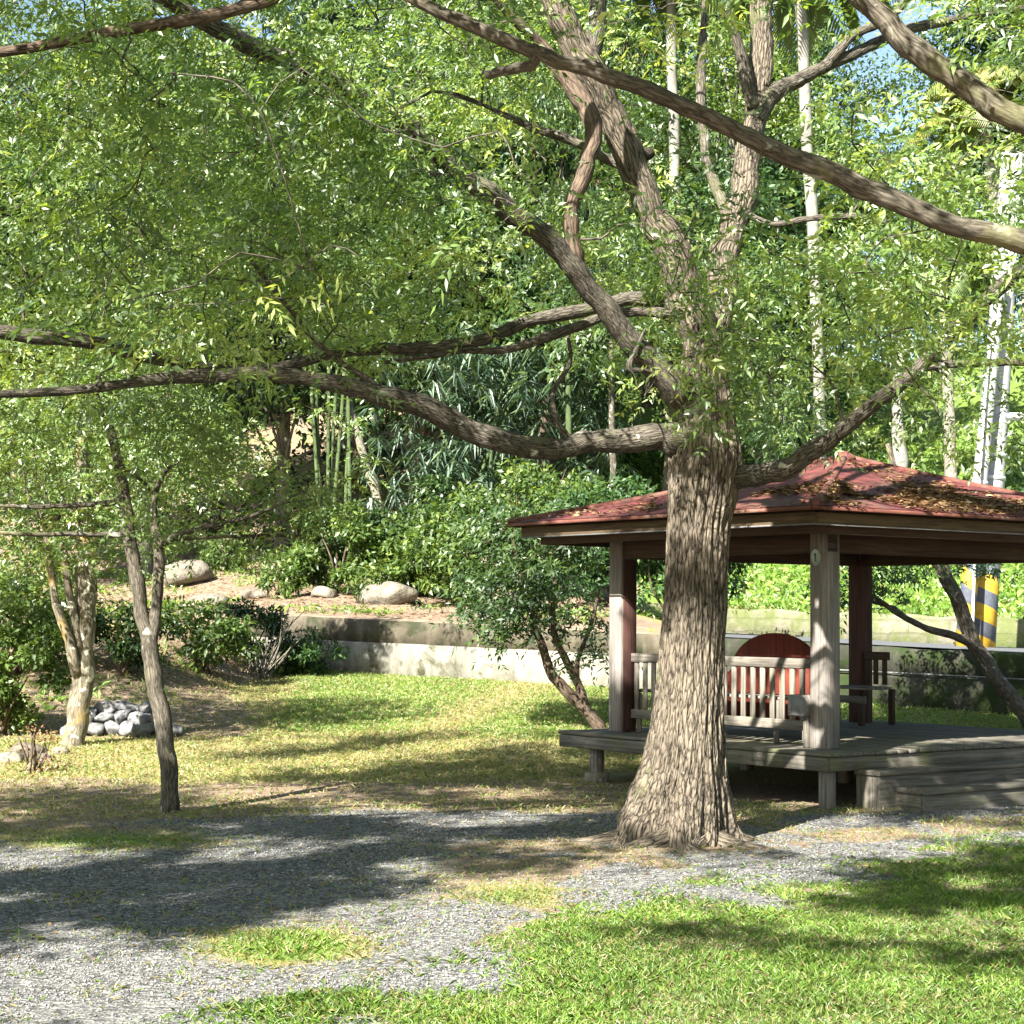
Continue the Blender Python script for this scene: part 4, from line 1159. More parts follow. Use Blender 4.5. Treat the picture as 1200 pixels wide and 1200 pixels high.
rl = [(240, 712, .6, 'broad tan boulder at the left of the dirt slope'), (300, 700, .45, 'tan boulder above the dark wall corner'), (380, 706, .4, 'small tan boulder right of the low bushy plant'),
      (455, 712, .75, 'wide grey boulder sitting on top of the wall'), (215, 668, .9, 'large brown rock face at the upper left of the slope'), (400, 668, .5, 'brown boulder in the middle of the dirt slope'),
      (440, 650, .5, 'brown boulder at the top of the dirt slope'), (600, 716, .5, 'pale grey boulder beneath the large overhanging bush')]
for k, (a_, b_, s_, l_) in enumerate(rl):
    Yb = 33.2 + (716 - b_) * 0.13
    p = at(a_, b_, Yb); z = float(terrain(p[0], p[1]))
    tag(stone_mesh('boulder', M['rock'], None, (p[0], p[1], z + s_ * .12), s_ * .72, s_ * .6, s_ * .36, k * .8, 40 + k), l_, 'boulder', 'boulders on the dirt slope')

# ------------------------------------------------------------------ forest
def tree_mesh(kind, H, Rc, nleaf, size, seed):
    """crown (Leaves) and trunk (Acc) about the origin"""
    a = Acc(); r0 = 0.10 + H * 0.011
    lean = rng.normal(size=2) * 0.06 * H
    P = catmull([[0, 0, -0.5], [lean[0] * .2, lean[1] * .2, H * .25], [lean[0] * .6, lean[1] * .6, H * .55], [lean[0], lean[1], H * .92]], 8)
    tube(a, P, np.linspace(r0, 0.04, len(P)), 10, 0.08, None, seed)
    k = 34
    ang = rng.uniform(0, 2 * math.pi, k); hh = rng.uniform(0.30, 1.0, k)
    rr = Rc * np.sqrt(rng.random(k)) * (1 - 0.45 * (hh - 0.3)) * 0.95
    c = np.stack([np.cos(ang) * rr + lean[0] * hh, np.sin(ang) * rr + lean[1] * hh, hh * H], 1)
    for i in range(k):
        j = np.clip(int((hh[i] * 0.72) * len(P)), 3, len(P) - 2)
        Q = catmull([P[j], (P[j] + c[i]) / 2 + rng.normal(size=3) * .25, c[i]], 4)
        tube(a, Q, np.linspace(0.055, 0.012, len(Q)), 5)
    r = rng.uniform(0.16, 0.34, k) * Rc + 0.35
    j = rng.integers(0, k, nleaf)
    dv = rdir(nleaf); rad = rng.random((nleaf, 1)) ** 0.5
    pos = c[j] + dv * rad * r[j][:, None] * np.array([1.25, 1.25, 0.75])
    d = dv * 0.5 + rdir(nleaf) * 0.8 + [0, 0, -0.15]
    nr = rdir(nleaf) * 0.6 + [0, 0, 0.7] + dv * 0.4
    col = np.clip(0.42 + rng.normal(size=nleaf) * 0.15 + rng.normal(size=k)[j] * 0.12, 0, 1)
    sz = rng.uniform(0.6, 1.25, nleaf)
    L = Leaves()
    if kind == 'drape':
        d = d * 0.6 + [0, 0, -0.75]
        L.add(*leafmesh(pos, d, nr, size[0] * 1.5 * sz, size[1] * 0.6 * sz, col, 0.3))
    else:
        L.add(*leafmesh(pos, d, nr, size[0] * sz, size[1] * sz, col))
    return a, L
protos = []
for i, (k, H, Rc, nl, sz, lm, bm_) in enumerate([('round', 12, 3.6, 26000, (0.20, 0.095), 'leaf_forest', 'bark_pale'), ('round', 14, 3.9, 28000, (0.17, 0.08), 'leaf_bright', 'bark_dark'),
                                     ('round', 10, 3.2, 22000, (0.22, 0.10), 'leaf_dark', 'bark_pale'), ('drape', 13, 3.6, 26000, (0.22, 0.10), 'leaf_forest', 'bark_dark'),
                                     ('round', 13, 3.4, 24000, (0.14, 0.075), 'leaf_sapling', 'bark_pale')]):
    a, L = tree_mesh(k, H, Rc, nl, sz, i)
    t = thing('woodland_tree', (0, 0, 0), 'tall leafy tree of the wood on the hillside', 'tree', 'trees of the wood on the hillside')
    a.build('trunk', M[bm_], t, True); L.build('crown', M[lm], t)
    protos.append(t)
used = set()
spots = []
def fspot(px, Y, k, s):
    x = (px - 600) / F * Y
    spots.append((x, Y, k, s))
for (px_, Y_, k_, s_) in [(-60, 40, 0, .8), (60, 46, 1, .95), (170, 42, 4, .85), (250, 50, 3, 1.0), (330, 46, 0, .9), (420, 52, 1, 1.0), (500, 47, 2, .95), (590, 54, 0, 1.05), (640, 47, 3, .8), (700, 50, 1, 1.0), (780, 46, 2, .85),
                          (830, 55, 4, 1.05), (890, 50, 2, .9), (955, 56, 0, .8), (1090, 60, 4, .38), (1230, 62, 1, .95), (1300, 60, 0, 1.1),
                          (0, 60, 2, 1.08), (120, 62, 0, 1.12), (230, 64, 3, 1.08), (350, 64, 2, 1.12), (460, 66, 1, 1.12), (560, 66, 3, 1.15), (660, 64, 0, 1.12), (760, 64, 3, 1.12), (850, 66, 2, 1.15), (900, 70, 1, 1.2), (1140, 74, 3, .4), (1210, 64, 0, 1.1), (1300, 66, 2, 1.2),
                          (-120, 56, 1, 1.2), (-100, 36, 4, .75), (60, 80, 1, 1.22), (240, 80, 0, 1.22), (420, 82, 2, 1.22), (600, 82, 1, 1.22), (780, 82, 0, 1.22), (1290, 80, 3, 1.4)]:
    fspot(px_, Y_, k_, s_)
def copy_thing(t):
    c = t.copy(); COL.objects.link(c)
    for ch in list(t.children):
        d = ch.copy(); COL.objects.link(d); d.parent = c; d.matrix_parent_inverse = Matrix.Identity(4)
    return c
for t in protos:
    for ch in t.children: ch.matrix_parent_inverse = Matrix.Identity(4)
for i, (x, y, k, s) in enumerate(spots):
    t = protos[k] if k not in used else copy_thing(protos[k])
    used.add(k)
    t.location = (x, y, float(terrain(x, y)) - 0.1)
    t.rotation_euler = (0, 0, rng.uniform(0, 6.28)); t.scale = (s * rng.uniform(.95, 1.1), s * rng.uniform(.95, 1.1), s)

# undergrowth
def undergrowth():
    L = Leaves()
    n = 60000
    x = rng.uniform(-24, 24, n); y = rng.uniform(38, 75, n)
    ok = np.where(x > 2, y > wall_y(x) + 22, y > wall_y(x) + 9)
    ok &= vnoise(x, y, 2.2, 95) > 0.50
    x, y = x[ok], y[ok]
    hN = vnoise(x, y, 1.4, 96) * 2.2
    z = terrain(x, y) + rng.random(len(x)) ** 0.7 * hN
    pos = np.stack([x, y, z], 1)
    col = np.clip(0.4 + (vnoise(x, y, 1.5, 97) - 0.5) * 0.7 + rng.normal(size=len(x)) * 0.15, 0, 1)
    L.add(*leafmesh(pos, rdir(len(x)), rdir(len(x)) + [0, 0, 1], rng.uniform(.16, .34, len(x)), rng.uniform(.07, .15, len(x)), col))
    o = L.build('undergrowth', M['leaf_forest'])
    tag(o, 'tangled green undergrowth covering the wooded hillside', 'undergrowth', kind='stuff')
undergrowth()

# bamboo-like clumps with long drooping blades
def bamboo(label, px, Y, wpx, top, bottom, n_t=150, culms=6, ll=0.42):
    b = at(px, 700, Y); b[2] = float(terrain(b[0], b[1]))
    t = thing('bamboo', b, label, 'bamboo', 'bamboo clumps')
    s = Y / F
    zt = at(px, top, Y)[2]; zb = at(px, bottom, Y)[2]
    for i in range(culms):
        a = Acc()
        e = np.array([b[0] + rng.uniform(-.5, .5) * wpx * s, b[1] + rng.uniform(-.8, .8), zt - rng.uniform(0, .5)])
        P = catmull([b + rng.normal(size=3) * [.3, .3, 0] - [0, 0, .2], b * .45 + e * .55 + [rng.normal() * .1, 0, .6], e], 5)
        tube(a, P, np.linspace(0.05, 0.02, len(P)), 8); a.build('culm', M['culm'], t, True)
    L = Leaves()
    c = np.stack([b[0] + rng.normal(size=n_t) * wpx * s * .28, b[1] + rng.normal(size=n_t) * 0.7, rng.uniform(zb, zt, n_t)], 1)
    K = 13
    ang = rng.uniform(0, 6.28, (n_t, K))
    d = np.stack([np.cos(ang), np.sin(ang) * .7, rng.uniform(-1.1, .25, (n_t, K))], -1).reshape(-1, 3)
    pos = np.repeat(c, K, 0) + rng.normal(size=(n_t * K, 3)) * 0.05
    m = len(pos)
    L.add(*leafmesh(pos, d, rdir(m) * .4 + [0, 0, 1], rng.uniform(.7, 1.15, m) * ll, np.full(m, ll * .13), np.clip(.5 + rng.normal(size=m) * .2 + np.repeat(rng.normal(size=n_t) * .12, K), 0, 1), 0.35, 0.35))
    L.build('foliage', M['leaf_bamboo'], t)
bamboo('blue-green bamboo clump behind the middle of the long left limb', 550, 41, 190, 395, 640, 300)
bamboo('tall bamboo with pale culms to the left of the big trunk', 690, 43, 110, 390, 560, 110, 5, .38)
bamboo('high bamboo foliage in the upper left-centre of the photo', 380, 43, 190, -20, 150, 260, 7, .45)
bamboo('sparse bamboo just right of the big trunk above the roof', 905, 42, 90, 400, 560, 80, 4, .4)

# pale slim palm trunks + crowns
def palm(label, pts, mat, crown_n, cr, group=None, fr=1.7, yellow=0.0):
    base = at(*pts[0][:3])
    t = thing('palm_tree', base, label, 'palm tree', group)
    o, P, RR = limb(t, pts, mat, 12, 0.03, 3, 'trunk', 5)
    top = P[-1]
    for i in range(crown_n):
        a = Acc(); ang = i * 2.4 + rng.uniform(-.3, .3); el = rng.uniform(-.1, 1.0)
        d = np.array([math.cos(ang) * math.cos(el), math.sin(ang) * math.cos(el), math.sin(el)])
        tt = np.linspace(0, 1, 10)[:, None]
        Q = top + d * tt * fr - np.array([0, 0, 1.0]) * tt ** 2 * fr * 0.75
        tube(a, Q, np.linspace(0.03, 0.008, 10), 5)
        K = 30; tq = np.linspace(.12, 1, K)
        pos = np.stack([np.interp(tq, tt[:, 0], Q[:, k]) for k in range(3)], 1)
        T_ = np.gradient(pos, axis=0); T_ /= np.linalg.norm(T_, axis=1)[:, None]
        s = np.cross(T_, [0, 0, 1.0]); s /= np.linalg.norm(s, axis=1)[:, None] + 1e-6
        Vl = []; nl = 0
        q_ = []; L = Leaves()
        for sg in (1, -1):
            L.add(*leafmesh(pos, s * sg * .9 + T_ * .6 + [0, 0, -.35], np.cross(s * sg, T_) * sg + [0, 0, .2], fr * .34 * np.sin(np.pi * np.clip(tq * .9 + .08, 0, 1)) + .1, np.full(K, .045), np.clip(yellow + .35 + rng.normal(size=K) * .15, 0, 1), .45))
        f = L.build('frond', M['leaf_palm'], t)
        a.build('midrib', M['culm'], f, True).matrix_parent_inverse = Matrix.Identity(4)
palm('slim white palm trunk right of the main leader, rising from the wood', [(792, 520, 47, 7), (792, 350, 47, 6.5), (790, 200, 47, 6.5), (787, 60, 47, 6), (785, -60, 47, 5)], M['bark_palm'], 14, 1, 'slim pale palms', 2.6)
palm('tallest slim white palm, its trunk runs from roof to top edge', [(962, 560, 44, 7.5), (960, 470, 44, 7), (955, 330, 44, 7), (946, 170, 44, 7), (940, 40, 44, 6.5), (936, -60, 44, 6)], M['bark_palm'], 14, 1, 'slim pale palms', 2.6)
palm('yellowing fan-leaved palm at the upper right against the sky', [(1168, 620, 46, 8), (1172, 420, 46, 8), (1165, 250, 46, 7.5), (1152, 110, 46, 7)], M['bark_pale'], 16, 1, None, 2.3, 0.35)
palm('short palm behind the roof near the right edge', [(1118, 600, 42, 7), (1112, 480, 42, 7), (1108, 330, 42, 6), (1104, 290, 42, 6)], M['bark_pale'], 12, 1, None, 1.9, 0.1)

# individual pale trunks in the wood
def bare_trunk(label, pts, mat):
    t = thing('pale_trunk_tree', at(*pts[0][:3]), label, 'tree')
    nd = []
    limb(t, pts, mat, 10, 0.08, 2, 'trunk', 5, nd)
    e = np.array(nd[-1])
    Tr = crown_targets(26, e + [0, 0, .3], np.array([1.5, 1.2, 1.2]), 0)
    tw = Acc(); tips = grow(tw, nd, Tr, 0.008, 4); tw.build('twigs', mat, t, True)
    crown_leaves('crown', tips, M['leaf_forest'], t, 12, .8, (.25, .5), 4, .2, .08, False)
bare_trunk('grey trunk leaning left on the slope below the long limb', [(448, 610, 43, 6), (438, 570, 43, 5.5), (425, 530, 43, 5), (412, 485, 43, 4.5), (405, 440, 43, 3.5), (400, 380, 43, 3)], M['bark_pale'])
bare_trunk('pale upright trunk behind the leaning grey one', [(486, 580, 46, 9), (486, 530, 46, 8), (484, 480, 46, 7), (478, 400, 46, 5), (470, 330, 46, 4)], M['bark_pale'])
bare_trunk('whitish thick trunk standing right behind the pavilion roof top', [(1056, 600, 45, 8), (1055, 540, 45, 8), (1053, 480, 45, 7), (1058, 400, 45, 6), (1066, 320, 45, 4)], M['bark_palm'])
bare_trunk('thin brown trunk rising behind the left half of the roof', [(718, 600, 40, 4.5), (718, 540, 40, 4), (717, 470, 40, 3.5), (716, 400, 40, 3)], M['bark_smooth'])
bare_trunk('slim dark trunk in the gap left of the roof', [(668, 600, 42, 4), (667, 520, 42, 3.6), (666, 450, 42, 3.2), (664, 380, 42, 3)], M['culm'])
# small trees on the grass slope across the road
for l_, a_, b_, tp_ in (('small slim tree on the bright grass between the two rear posts', 1040, 700, 640), ('thin sapling on the grass right of the striped pole', 1186, 690, 640), ('dark leafy sapling on the grass at far right', 1205, 700, 650)):
    Yb = 40.0
    bb = at(a_, b_, Yb); bb[2] = terrain(bb[0], bb[1])
    _, pyb = proj(bb)
    Tr = crown_targets(40, at(a_ + 4, tp_ - 28, Yb), np.array([1.1, .9, .55]), 0)
    small_tree('slope_sapling', l_, [[(a_, float(pyb) + 4, Yb, 3.5), (a_ + 3, (pyb + tp_) / 2, Yb, 3), (a_ + 2, tp_, Yb, 2.6), (a_ + 4, tp_ - 40, Yb, 2)]], M['bark_smooth'], M['leaf_dark'], Tr, 9, None, (.12, .045), 4, .4, False)

# ------------------------------------------------------------------ utility poles
pb = np.array([0.0, 0, 0])
def ppole(label, pxb, pyb, pxt, pyt, Y, r0, r1, stripes_to):
    b = at(pxb, pyb, Y); b[2] = float(terrain(b[0], b[1])) - 0.05
    e = at(pxt, pyt, Y)
    t = thing('utility_pole', b, label, 'utility pole')
    s = (stripes_to - b[2]) / (e[2] - b[2])
    m = b + (e - b) * s
    a = Acc(); tube(a, np.array([b, (b + m) / 2, m]), [r0 + .004, r0 * .99 + .004, r0 * .97 + .004], 32); a.build('hazard_band', M['stripe'], t, False)
    a = Acc(); P = np.array([m + (e - m) * k for k in np.linspace(-0.001, 1, 8)]); tube(a, P, np.linspace(r0 * .97, r1, 8), 32); a.build('shaft', M['concrete_pole'], t, True)
    for zz in (0.35, 0.5):
        c = m + (e - m) * zz * .4; d = (e - m) / np.linalg.norm(e - m)
        a = Acc(); tube(a, np.array([c - d * .03, c + d * .03]), [r0 * .985, r0 * .985], 32); a.build('clamp_band', M['metal'], t)
    return t, b, e
pt, pB, pE = ppole('thick white concrete pole with yellow and black stripes by the road', 1148, 756, 1186, 180, 30.0, .235, .17, 3.05)
ppole('thinner white pole leaning against the thick striped one', 1128, 752, 1172, 330, 29.6, .13, .09, 3.0)
# a thin white conduit up the front of the poles
a = Acc()
P = np.array([at(1139, 757, 29.35), at(1143, 640, 29.35), at(1152, 500, 29.4), at(1160, 400, 29.45)])
tube(a, catmull(P, 4), np.full(13, 0.022), 8)
tag(a.build('conduit', M['white']), 'thin white conduit pipe fixed up the front of the striped poles', 'conduit')
# lamp
lp = at(1215, 488, 29)
t = thing('street_lamp', lp, 'pale flat lamp head at the right edge beside the pole', 'street lamp')
pp_ = at(1176, 500, 30)
a = Acc(); tube(a, catmull([pp_, (pp_ + lp) / 2 + [0, 0, .06], lp + [0.3, 0, 0.05]], 4), np.full(9, .025), 8); a.build('arm', M['metal'], t)
a = Acc()
Vb = box_verts((-.45, -.14, -.05), (.45, .14, .04)); Vb[:2, 2] += .02; Vb = Vb + lp
a.add(Vb, BOXQ); a.build('lamp_housing', M['white'], t)

# ------------------------------------------------------------------ pavilion
CP = at(967, 877, 16.8)
DZ = float(CP[2])                        # deck surface
LPp = at(731, 857, 16.8); 
av = np.array([-0.598, 0.801]); bv = np.array([0.801, 0.598])
LA, LB_ = 2.81, 3.5
print('deck z', DZ)
def W3(u, v, z):
    u = np.asarray(u, float); v = np.asarray(v, float); z = np.asarray(z, float)
    return np.stack([CP[0] + u * av[0] + v * bv[0], CP[1] + u * av[1] + v * bv[1], z + 0 * u], -1)
def pbox(acc, u0, u1, v0, v1, z0, z1, long=None, bev=0.006):
    """a chamfered timber in pavilion coordinates; bk.x runs along its length"""
    import bmesh
    bm = bmesh.new(); bmesh.ops.create_cube(bm, size=1)
    for v in bm.verts:
        v.co = ((u0 + u1) / 2 + v.co.x * (u1 - u0), (v0 + v1) / 2 + v.co.y * (v1 - v0), (z0 + z1) / 2 + v.co.z * (z1 - z0))
    b_ = min(bev, 0.3 * min(u1 - u0, v1 - v0, z1 - z0))
    bmesh.ops.bevel(bm, geom=list(bm.edges), offset=b_, segments=1, affect='EDGES')
    bm.verts.index_update()
    L = np.array([v.co[:] for v in bm.verts])
    q = [[v.index for v in f.verts] for f in bm.faces if len(f.verts) == 4]
    tr_ = [[v.index for v in f.verts] for f in bm.faces if len(f.verts) == 3]
    bm.free()
    ext = [u1 - u0, v1 - v0, z1 - z0]
    ax = int(np.argmax(ext)) if long is None else long
    o = [ax] + [k for k in range(3) if k != ax]
    bk = L[:, o] + rng.uniform(0, 9, 3)
    acc.add(W3(L[:, 0], L[:, 1], L[:, 2]), np.array(q) if q else None, np.array(tr_) if tr_ else None, bk)
def part(name, mat, parent, *boxes):
    a = Acc()
    for b in boxes: pbox(a, *b)
    return a.build(name, mat, parent)

g0 = float(terrain(CP[0], CP[1]))
pav = thing('pavilion', (CP[0], CP[1], g0), 'open wooden garden pavilion with red hipped roof and raised deck', 'pavilion')
ho = 0.095
TOPZ = 2.40
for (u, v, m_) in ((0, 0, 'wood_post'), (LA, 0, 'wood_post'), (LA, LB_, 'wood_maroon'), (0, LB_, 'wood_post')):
    part('post', M[m_], pav, (u - ho, u + ho, v - ho, v + ho, DZ, TOPZ))
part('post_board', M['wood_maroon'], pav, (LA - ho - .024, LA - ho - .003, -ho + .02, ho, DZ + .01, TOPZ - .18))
# deck boards (run along u)
od = 0.45
a = Acc(); nb = 30; w_ = (LB_ + 2 * od) / nb
for i in range(nb):
    v0 = -od + i * w_
    pbox(a, -od - .02, LA + od + .02, v0 + .004, v0 + w_ - .004, DZ - .035 + rng.uniform(-.002, .002), DZ - rng.uniform(0, .003), 0)
a.build('deck_boards', M['wood_deck'], pav)
part('fascia', M['wood_deck'], pav, (-od, LA + od, -od, -od + .04, DZ - .16, DZ - .04))
part('fascia', M['wood_deck'], pav, (-od, LA + od, LB_ + od - .04, LB_ + od, DZ - .16, DZ - .04))
part('fascia', M['wood_deck'], pav, (-od, -od + .04, -od + .04, LB_ + od - .04, DZ - .16, DZ - .04))
part('fascia', M['wood_deck'], pav, (LA + od - .04, LA + od, -od + .04, LB_ + od - .04, DZ - .16, DZ - .04))
a = Acc()
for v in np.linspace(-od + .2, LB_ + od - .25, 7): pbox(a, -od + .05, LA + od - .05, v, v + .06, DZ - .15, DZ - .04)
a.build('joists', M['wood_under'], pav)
for u in (-od + .12, LA / 2, LA + od - .45):
    for v in (-od + .13, LB_ / 2, LB_ + od - .3):
        pc = W3(u, v, 0); gz = float(terrain(pc[0], pc[1]))
        part('deck_post', M['wood'], pav, (u - .055, u + .055, v - .055, v + .055, gz - .1, DZ - .16))
        part('footing', M['rock'], pav, (u - .09, u + .09, v - .09, v + .09, gz - .1, gz + .10)) if v < 0 and u > 1 else None
# steps along the u = -od side
g1 = g0
for k, (z1, o0, o1, v0, v1) in enumerate(((DZ - .145, .0, .30, -.12, 3.5), (DZ - .29, .30, .62, .08, 3.4))):
    st = part('step', M['wood_deck'], pav, (-od - o1, -od - o0 - .004, v0, v1, z1 - .045, z1))
    part('riser', M['wood_deck'], st, (-od - o1 + .02, -od - o1 + .055, v0 + .02, v1 - .02, g0 - .12, z1 - .047)).matrix_parent_inverse = Matrix.Identity(4)
    part('riser', M['wood_deck'], st, (-od - o1 + .057, -od - .01, v0 + .02, v0 + .055, g0 - .12, z1 - .047)).matrix_parent_inverse = Matrix.Identity(4)
# beams
bt = .07
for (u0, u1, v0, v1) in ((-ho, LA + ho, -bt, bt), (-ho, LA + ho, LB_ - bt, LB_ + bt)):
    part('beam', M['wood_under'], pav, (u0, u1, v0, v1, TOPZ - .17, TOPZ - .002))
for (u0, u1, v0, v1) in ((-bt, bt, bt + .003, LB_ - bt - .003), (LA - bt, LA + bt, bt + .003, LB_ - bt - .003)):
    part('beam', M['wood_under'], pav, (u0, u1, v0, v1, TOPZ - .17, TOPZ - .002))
# roof
oa, ob_ = 0.75, 0.90
u0, u1, v0, v1 = -oa, LA + oa, -ob_, LB_ + ob_
EZ = 2.555; AZ = 3.24
uc, vc = LA / 2, LB_ / 2
cs = [(u0, v0), (u1, v0), (u1, v1), (u0, v1)]
def roof_layer(acc, dz, inset=0.0):
    for k in range(4):
        (ua, va), (ub, vb) = cs[k], cs[(k + 1) % 4]
        A = np.array([ua, va]) + (np.array([uc, vc]) - [ua, va]) * inset; Bq = np.array([ub, vb]) + (np.array([uc, vc]) - [ub, vb]) * inset
        nr_, nc = 14, 20
        V = []; BK = []
        for i in range(nr_ + 1):
            s = i / nr_
            for j in range(nc + 1):
                f = j / nc
                p = (A * (1 - f) + Bq * f) * (1 - s * .985) + np.array([uc, vc]) * s * .985
                z = EZ + (AZ - EZ) * s + dz - 0.02 * math.sin(math.pi * s) * 1.2
                V.append(W3(p[0], p[1], z))
                Lk = np.linalg.norm(Bq - A)
                BK.append([(f - .5) * Lk * (1 - s * .985), s * 2.2, k * 3.0])
        idx = np.arange((nr_ + 1) * (nc + 1)).reshape(nr_ + 1, nc + 1)
        q = np.stack([idx[:-1, :-1], idx[:-1, 1:], idx[1:, 1:], idx[1:, :-1]], -1).reshape(-1, 4)
        if dz > 0: pass
        acc.add(np.array(V), q[:, ::-1], None, np.array(BK))
roof_root = Acc(); roof_layer(roof_root, 0.035); 
rf = roof_root.build('roof', M['roof'], pav)
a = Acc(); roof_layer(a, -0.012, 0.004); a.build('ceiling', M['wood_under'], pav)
# eave edge trim (metal drip edge) + fascia boards under it
def eave_ring(name, mat, ins, z0, z1, th):
    for k, (a0, a1, b0, b1) in enumerate(((u0 + ins, u1 - ins, v0 + ins, v0 + ins + th), (u0 + ins, u1 - ins, v1 - ins - th, v1 - ins),
                             (u0 + ins, u0 + ins + th, v0 + ins + th + .002, v1 - ins - th - .002), (u1 - ins - th, u1 - ins, v0 + ins + th + .002, v1 - ins - th - .002))):
        part(name, mat, pav, (a0, a1, b0, b1, z0, z1))
eave_ring('drip_edge', M['roof_trim'], -.005, EZ - .004, EZ + .030, .05)
eave_ring('eave_board', M['wood_beam'], .10, EZ - .115, EZ - .014, .035)
eave_ring('inner_eave_board', M['wood_under'], .24, EZ - .19, EZ - .03, .035)
a = Acc()
zc = EZ - .118
pth = np.concatenate([W3([u1 - .10, u0 + .09], [v0 + .09, v0 + .09], zc)[:], W3([u0 + .09], [v1 - .2], zc)])
tube(a, pth[:2], [.009, .009], 6); tube(a, pth[1:], [.009, .009], 6)
a.build('cable', M['cable'], pav)
a = Acc(); c0 = W3(u0 + .08, 2.0, EZ - .02); tube(a, catmull([c0, c0 + [.01, -.02, -.07], c0 + [.05, -.03, -.15]], 4), np.full(9, .008), 6)
a.build('hanging_wire', M['white'], pav)
# hip caps
for k, (ua, va) in enumerate(cs):
    a = Acc()
    Pq = np.array([W3(ua + (uc - ua) * s, va + (vc - va) * s, EZ + (AZ - EZ) * s + .050 - 0.024 * math.sin(math.pi * s)) for s in np.linspace(0.0, .985, 10)])
    tube(a, Pq - [0, 0, .015], np.full(10, .036), 8); a.build('hip_cap', M['roof_trim'], pav, True)
a = Acc(); tp_ = W3(uc, vc, AZ)
tube(a, np.array([tp_ + [0, 0, .0], tp_ + [0, 0, .05], tp_ + [0, 0, .09]]), [.13, .11, .04], 12); a.build('roof_cap', M['roof_trim'], pav, True)
# rafters
a = Acc()
for (ua, va) in cs:
    Pq = np.array([W3(ua + (uc - ua) * s, va + (vc - va) * s, EZ + (AZ - EZ) * s - .07) for s in (.12, .95)])
    tube(a, Pq, [.045, .045], 4)
a.build('rafters', M['wood_under'], pav)
# plaque with a numeral on the near post
zq = at(952, 653, 16.7)[2]
a = Acc()
th = np.linspace(0, 2 * math.pi, 24, endpoint=False)
ring = np.stack([0.055 * np.cos(th), 0.075 * np.sin(th) - 0.018 * (np.abs(np.cos(th)) ** 1.5) * (np.sin(th) < 0) * -1], 1)
Vq = np.concatenate([W3(ring[:, 0] * 1.0 + 0.01, np.full(24, -ho - .003), zq + ring[:, 1]), W3(ring[:, 0] + 0.01, np.full(24, -ho - .016), zq + ring[:, 1])])
qs = np.array([[i, (i + 1) % 24, 24 + (i + 1) % 24, 24 + i] for i in range(24)])
pl = mesh_obj('number_plaque', Vq, [qs, np.arange(24)[None], np.arange(24, 48)[::-1][None]], M['plaque'], None)
tag(pl, 'small oval plaque numbered 1 on the nearest pavilion post', 'plaque')
a = Acc(); pbox(a, .004, .016, -ho - .021, -ho - .0165, zq - .038, zq + .038, bev=.001); pbox(a, .016, .026, -ho - .021, -ho - .0165, zq + .018, zq + .030, bev=.001)
pn = a.build('numeral', M['ink'], None); pn.parent = pl

# bench with slatted back towards the camera side
bn = thing('slatted_bench', W3(LA / 2, .2, DZ), 'weathered grey bench with slatted back between the two near posts', 'bench')
bu0, bu1 = ho + .02, LA - ho - .02
part('top_rail', M['wood'], bn, (bu0, bu1, .02, .07, DZ + .70, DZ + .79))
part('bottom_rail', M['wood'], bn, (bu0, bu1, .022, .068, DZ + .14, DZ + .23))
for u in np.arange(bu0 + .05, bu1 - .05, .128):
    part('slat', M['wood'], bn, (u, u + .062, .033, .057, DZ + .225, DZ + .705))
a = Acc()
for k in range(4): pbox(a, bu0 + .5, bu1, .10 + k * .105, .19 + k * .105, DZ + .40, DZ + .43)
a.build('seat', M['wood'], bn)
for u in (bu0 + .55, bu1 - .09): 
    part('leg', M['wood'], bn, (u, u + .06, .44, .50, DZ, DZ + .398))
    part('leg', M['wood'], bn, (u, u + .06, .072, .10, DZ, DZ + .398))
# box at the foot of near post
jb = thing('junction_box', W3(.15, -.12, DZ + .3), 'pale box with dark lid at the foot of the near post', 'box')
part('housing', M['wood_post'], jb, (.10, .30, -.17, -.02, DZ + .28, DZ + .47))
part('lid', M['box_grey'], jb, (.085, .25, -.185, -.172, DZ + .29, DZ + .455))
part('bracket', M['wood'], jb, (.10, .16, -.12, .0, DZ, DZ + .278))

# red seat with arched back
rb = thing('red_bench', W3(1.2, .9, DZ), 'dark red bench with an arched solid backrest inside the pavilion', 'bench')
a = Acc()
uu = np.linspace(0.66, 2.62, 61); um = 1.27; hw = .60
top = np.where(np.abs(uu - um) < hw, DZ + .62 + .39 * np.sqrt(np.clip(1 - ((uu - um) / hw) ** 2, 0, 1)), DZ + .62)
bot = np.full(61, DZ + .12)
V = np.concatenate([W3(uu, np.full(61, .62), bot), W3(uu, np.full(61, .62), top), W3(uu, np.full(61, .665), bot), W3(uu, np.full(61, .665), top)])
i = np.arange(60)
q = np.concatenate([np.stack([i, i + 1, 61 + i + 1, 61 + i], 1), np.stack([122 + i + 1, 122 + i, 183 + i, 183 + i + 1], 1), np.stack([61 + i, 61 + i + 1, 183 + i + 1, 183 + i], 1), np.stack([i + 1, i, 122 + i, 122 + i + 1], 1),
                    [[0, 61, 183, 122]], [[60, 182, 243, 121]]])
bkk = np.stack([V[:, 2] * .3, V[:, 0], V[:, 1]], 1)
mesh_obj('backrest', V, [q], M['wood_red'], rb, {'bk': ('FLOAT_VECTOR', 'POINT', bkk)})
part('seat', M['wood_red'], rb, (.74, 2.62, .668, .98, DZ + .38, DZ + .42))
for u in (.80, 2.52):
    part('side_panel', M['wood_red'], rb, (u, u + .05, .668, .96, DZ, DZ + .378))
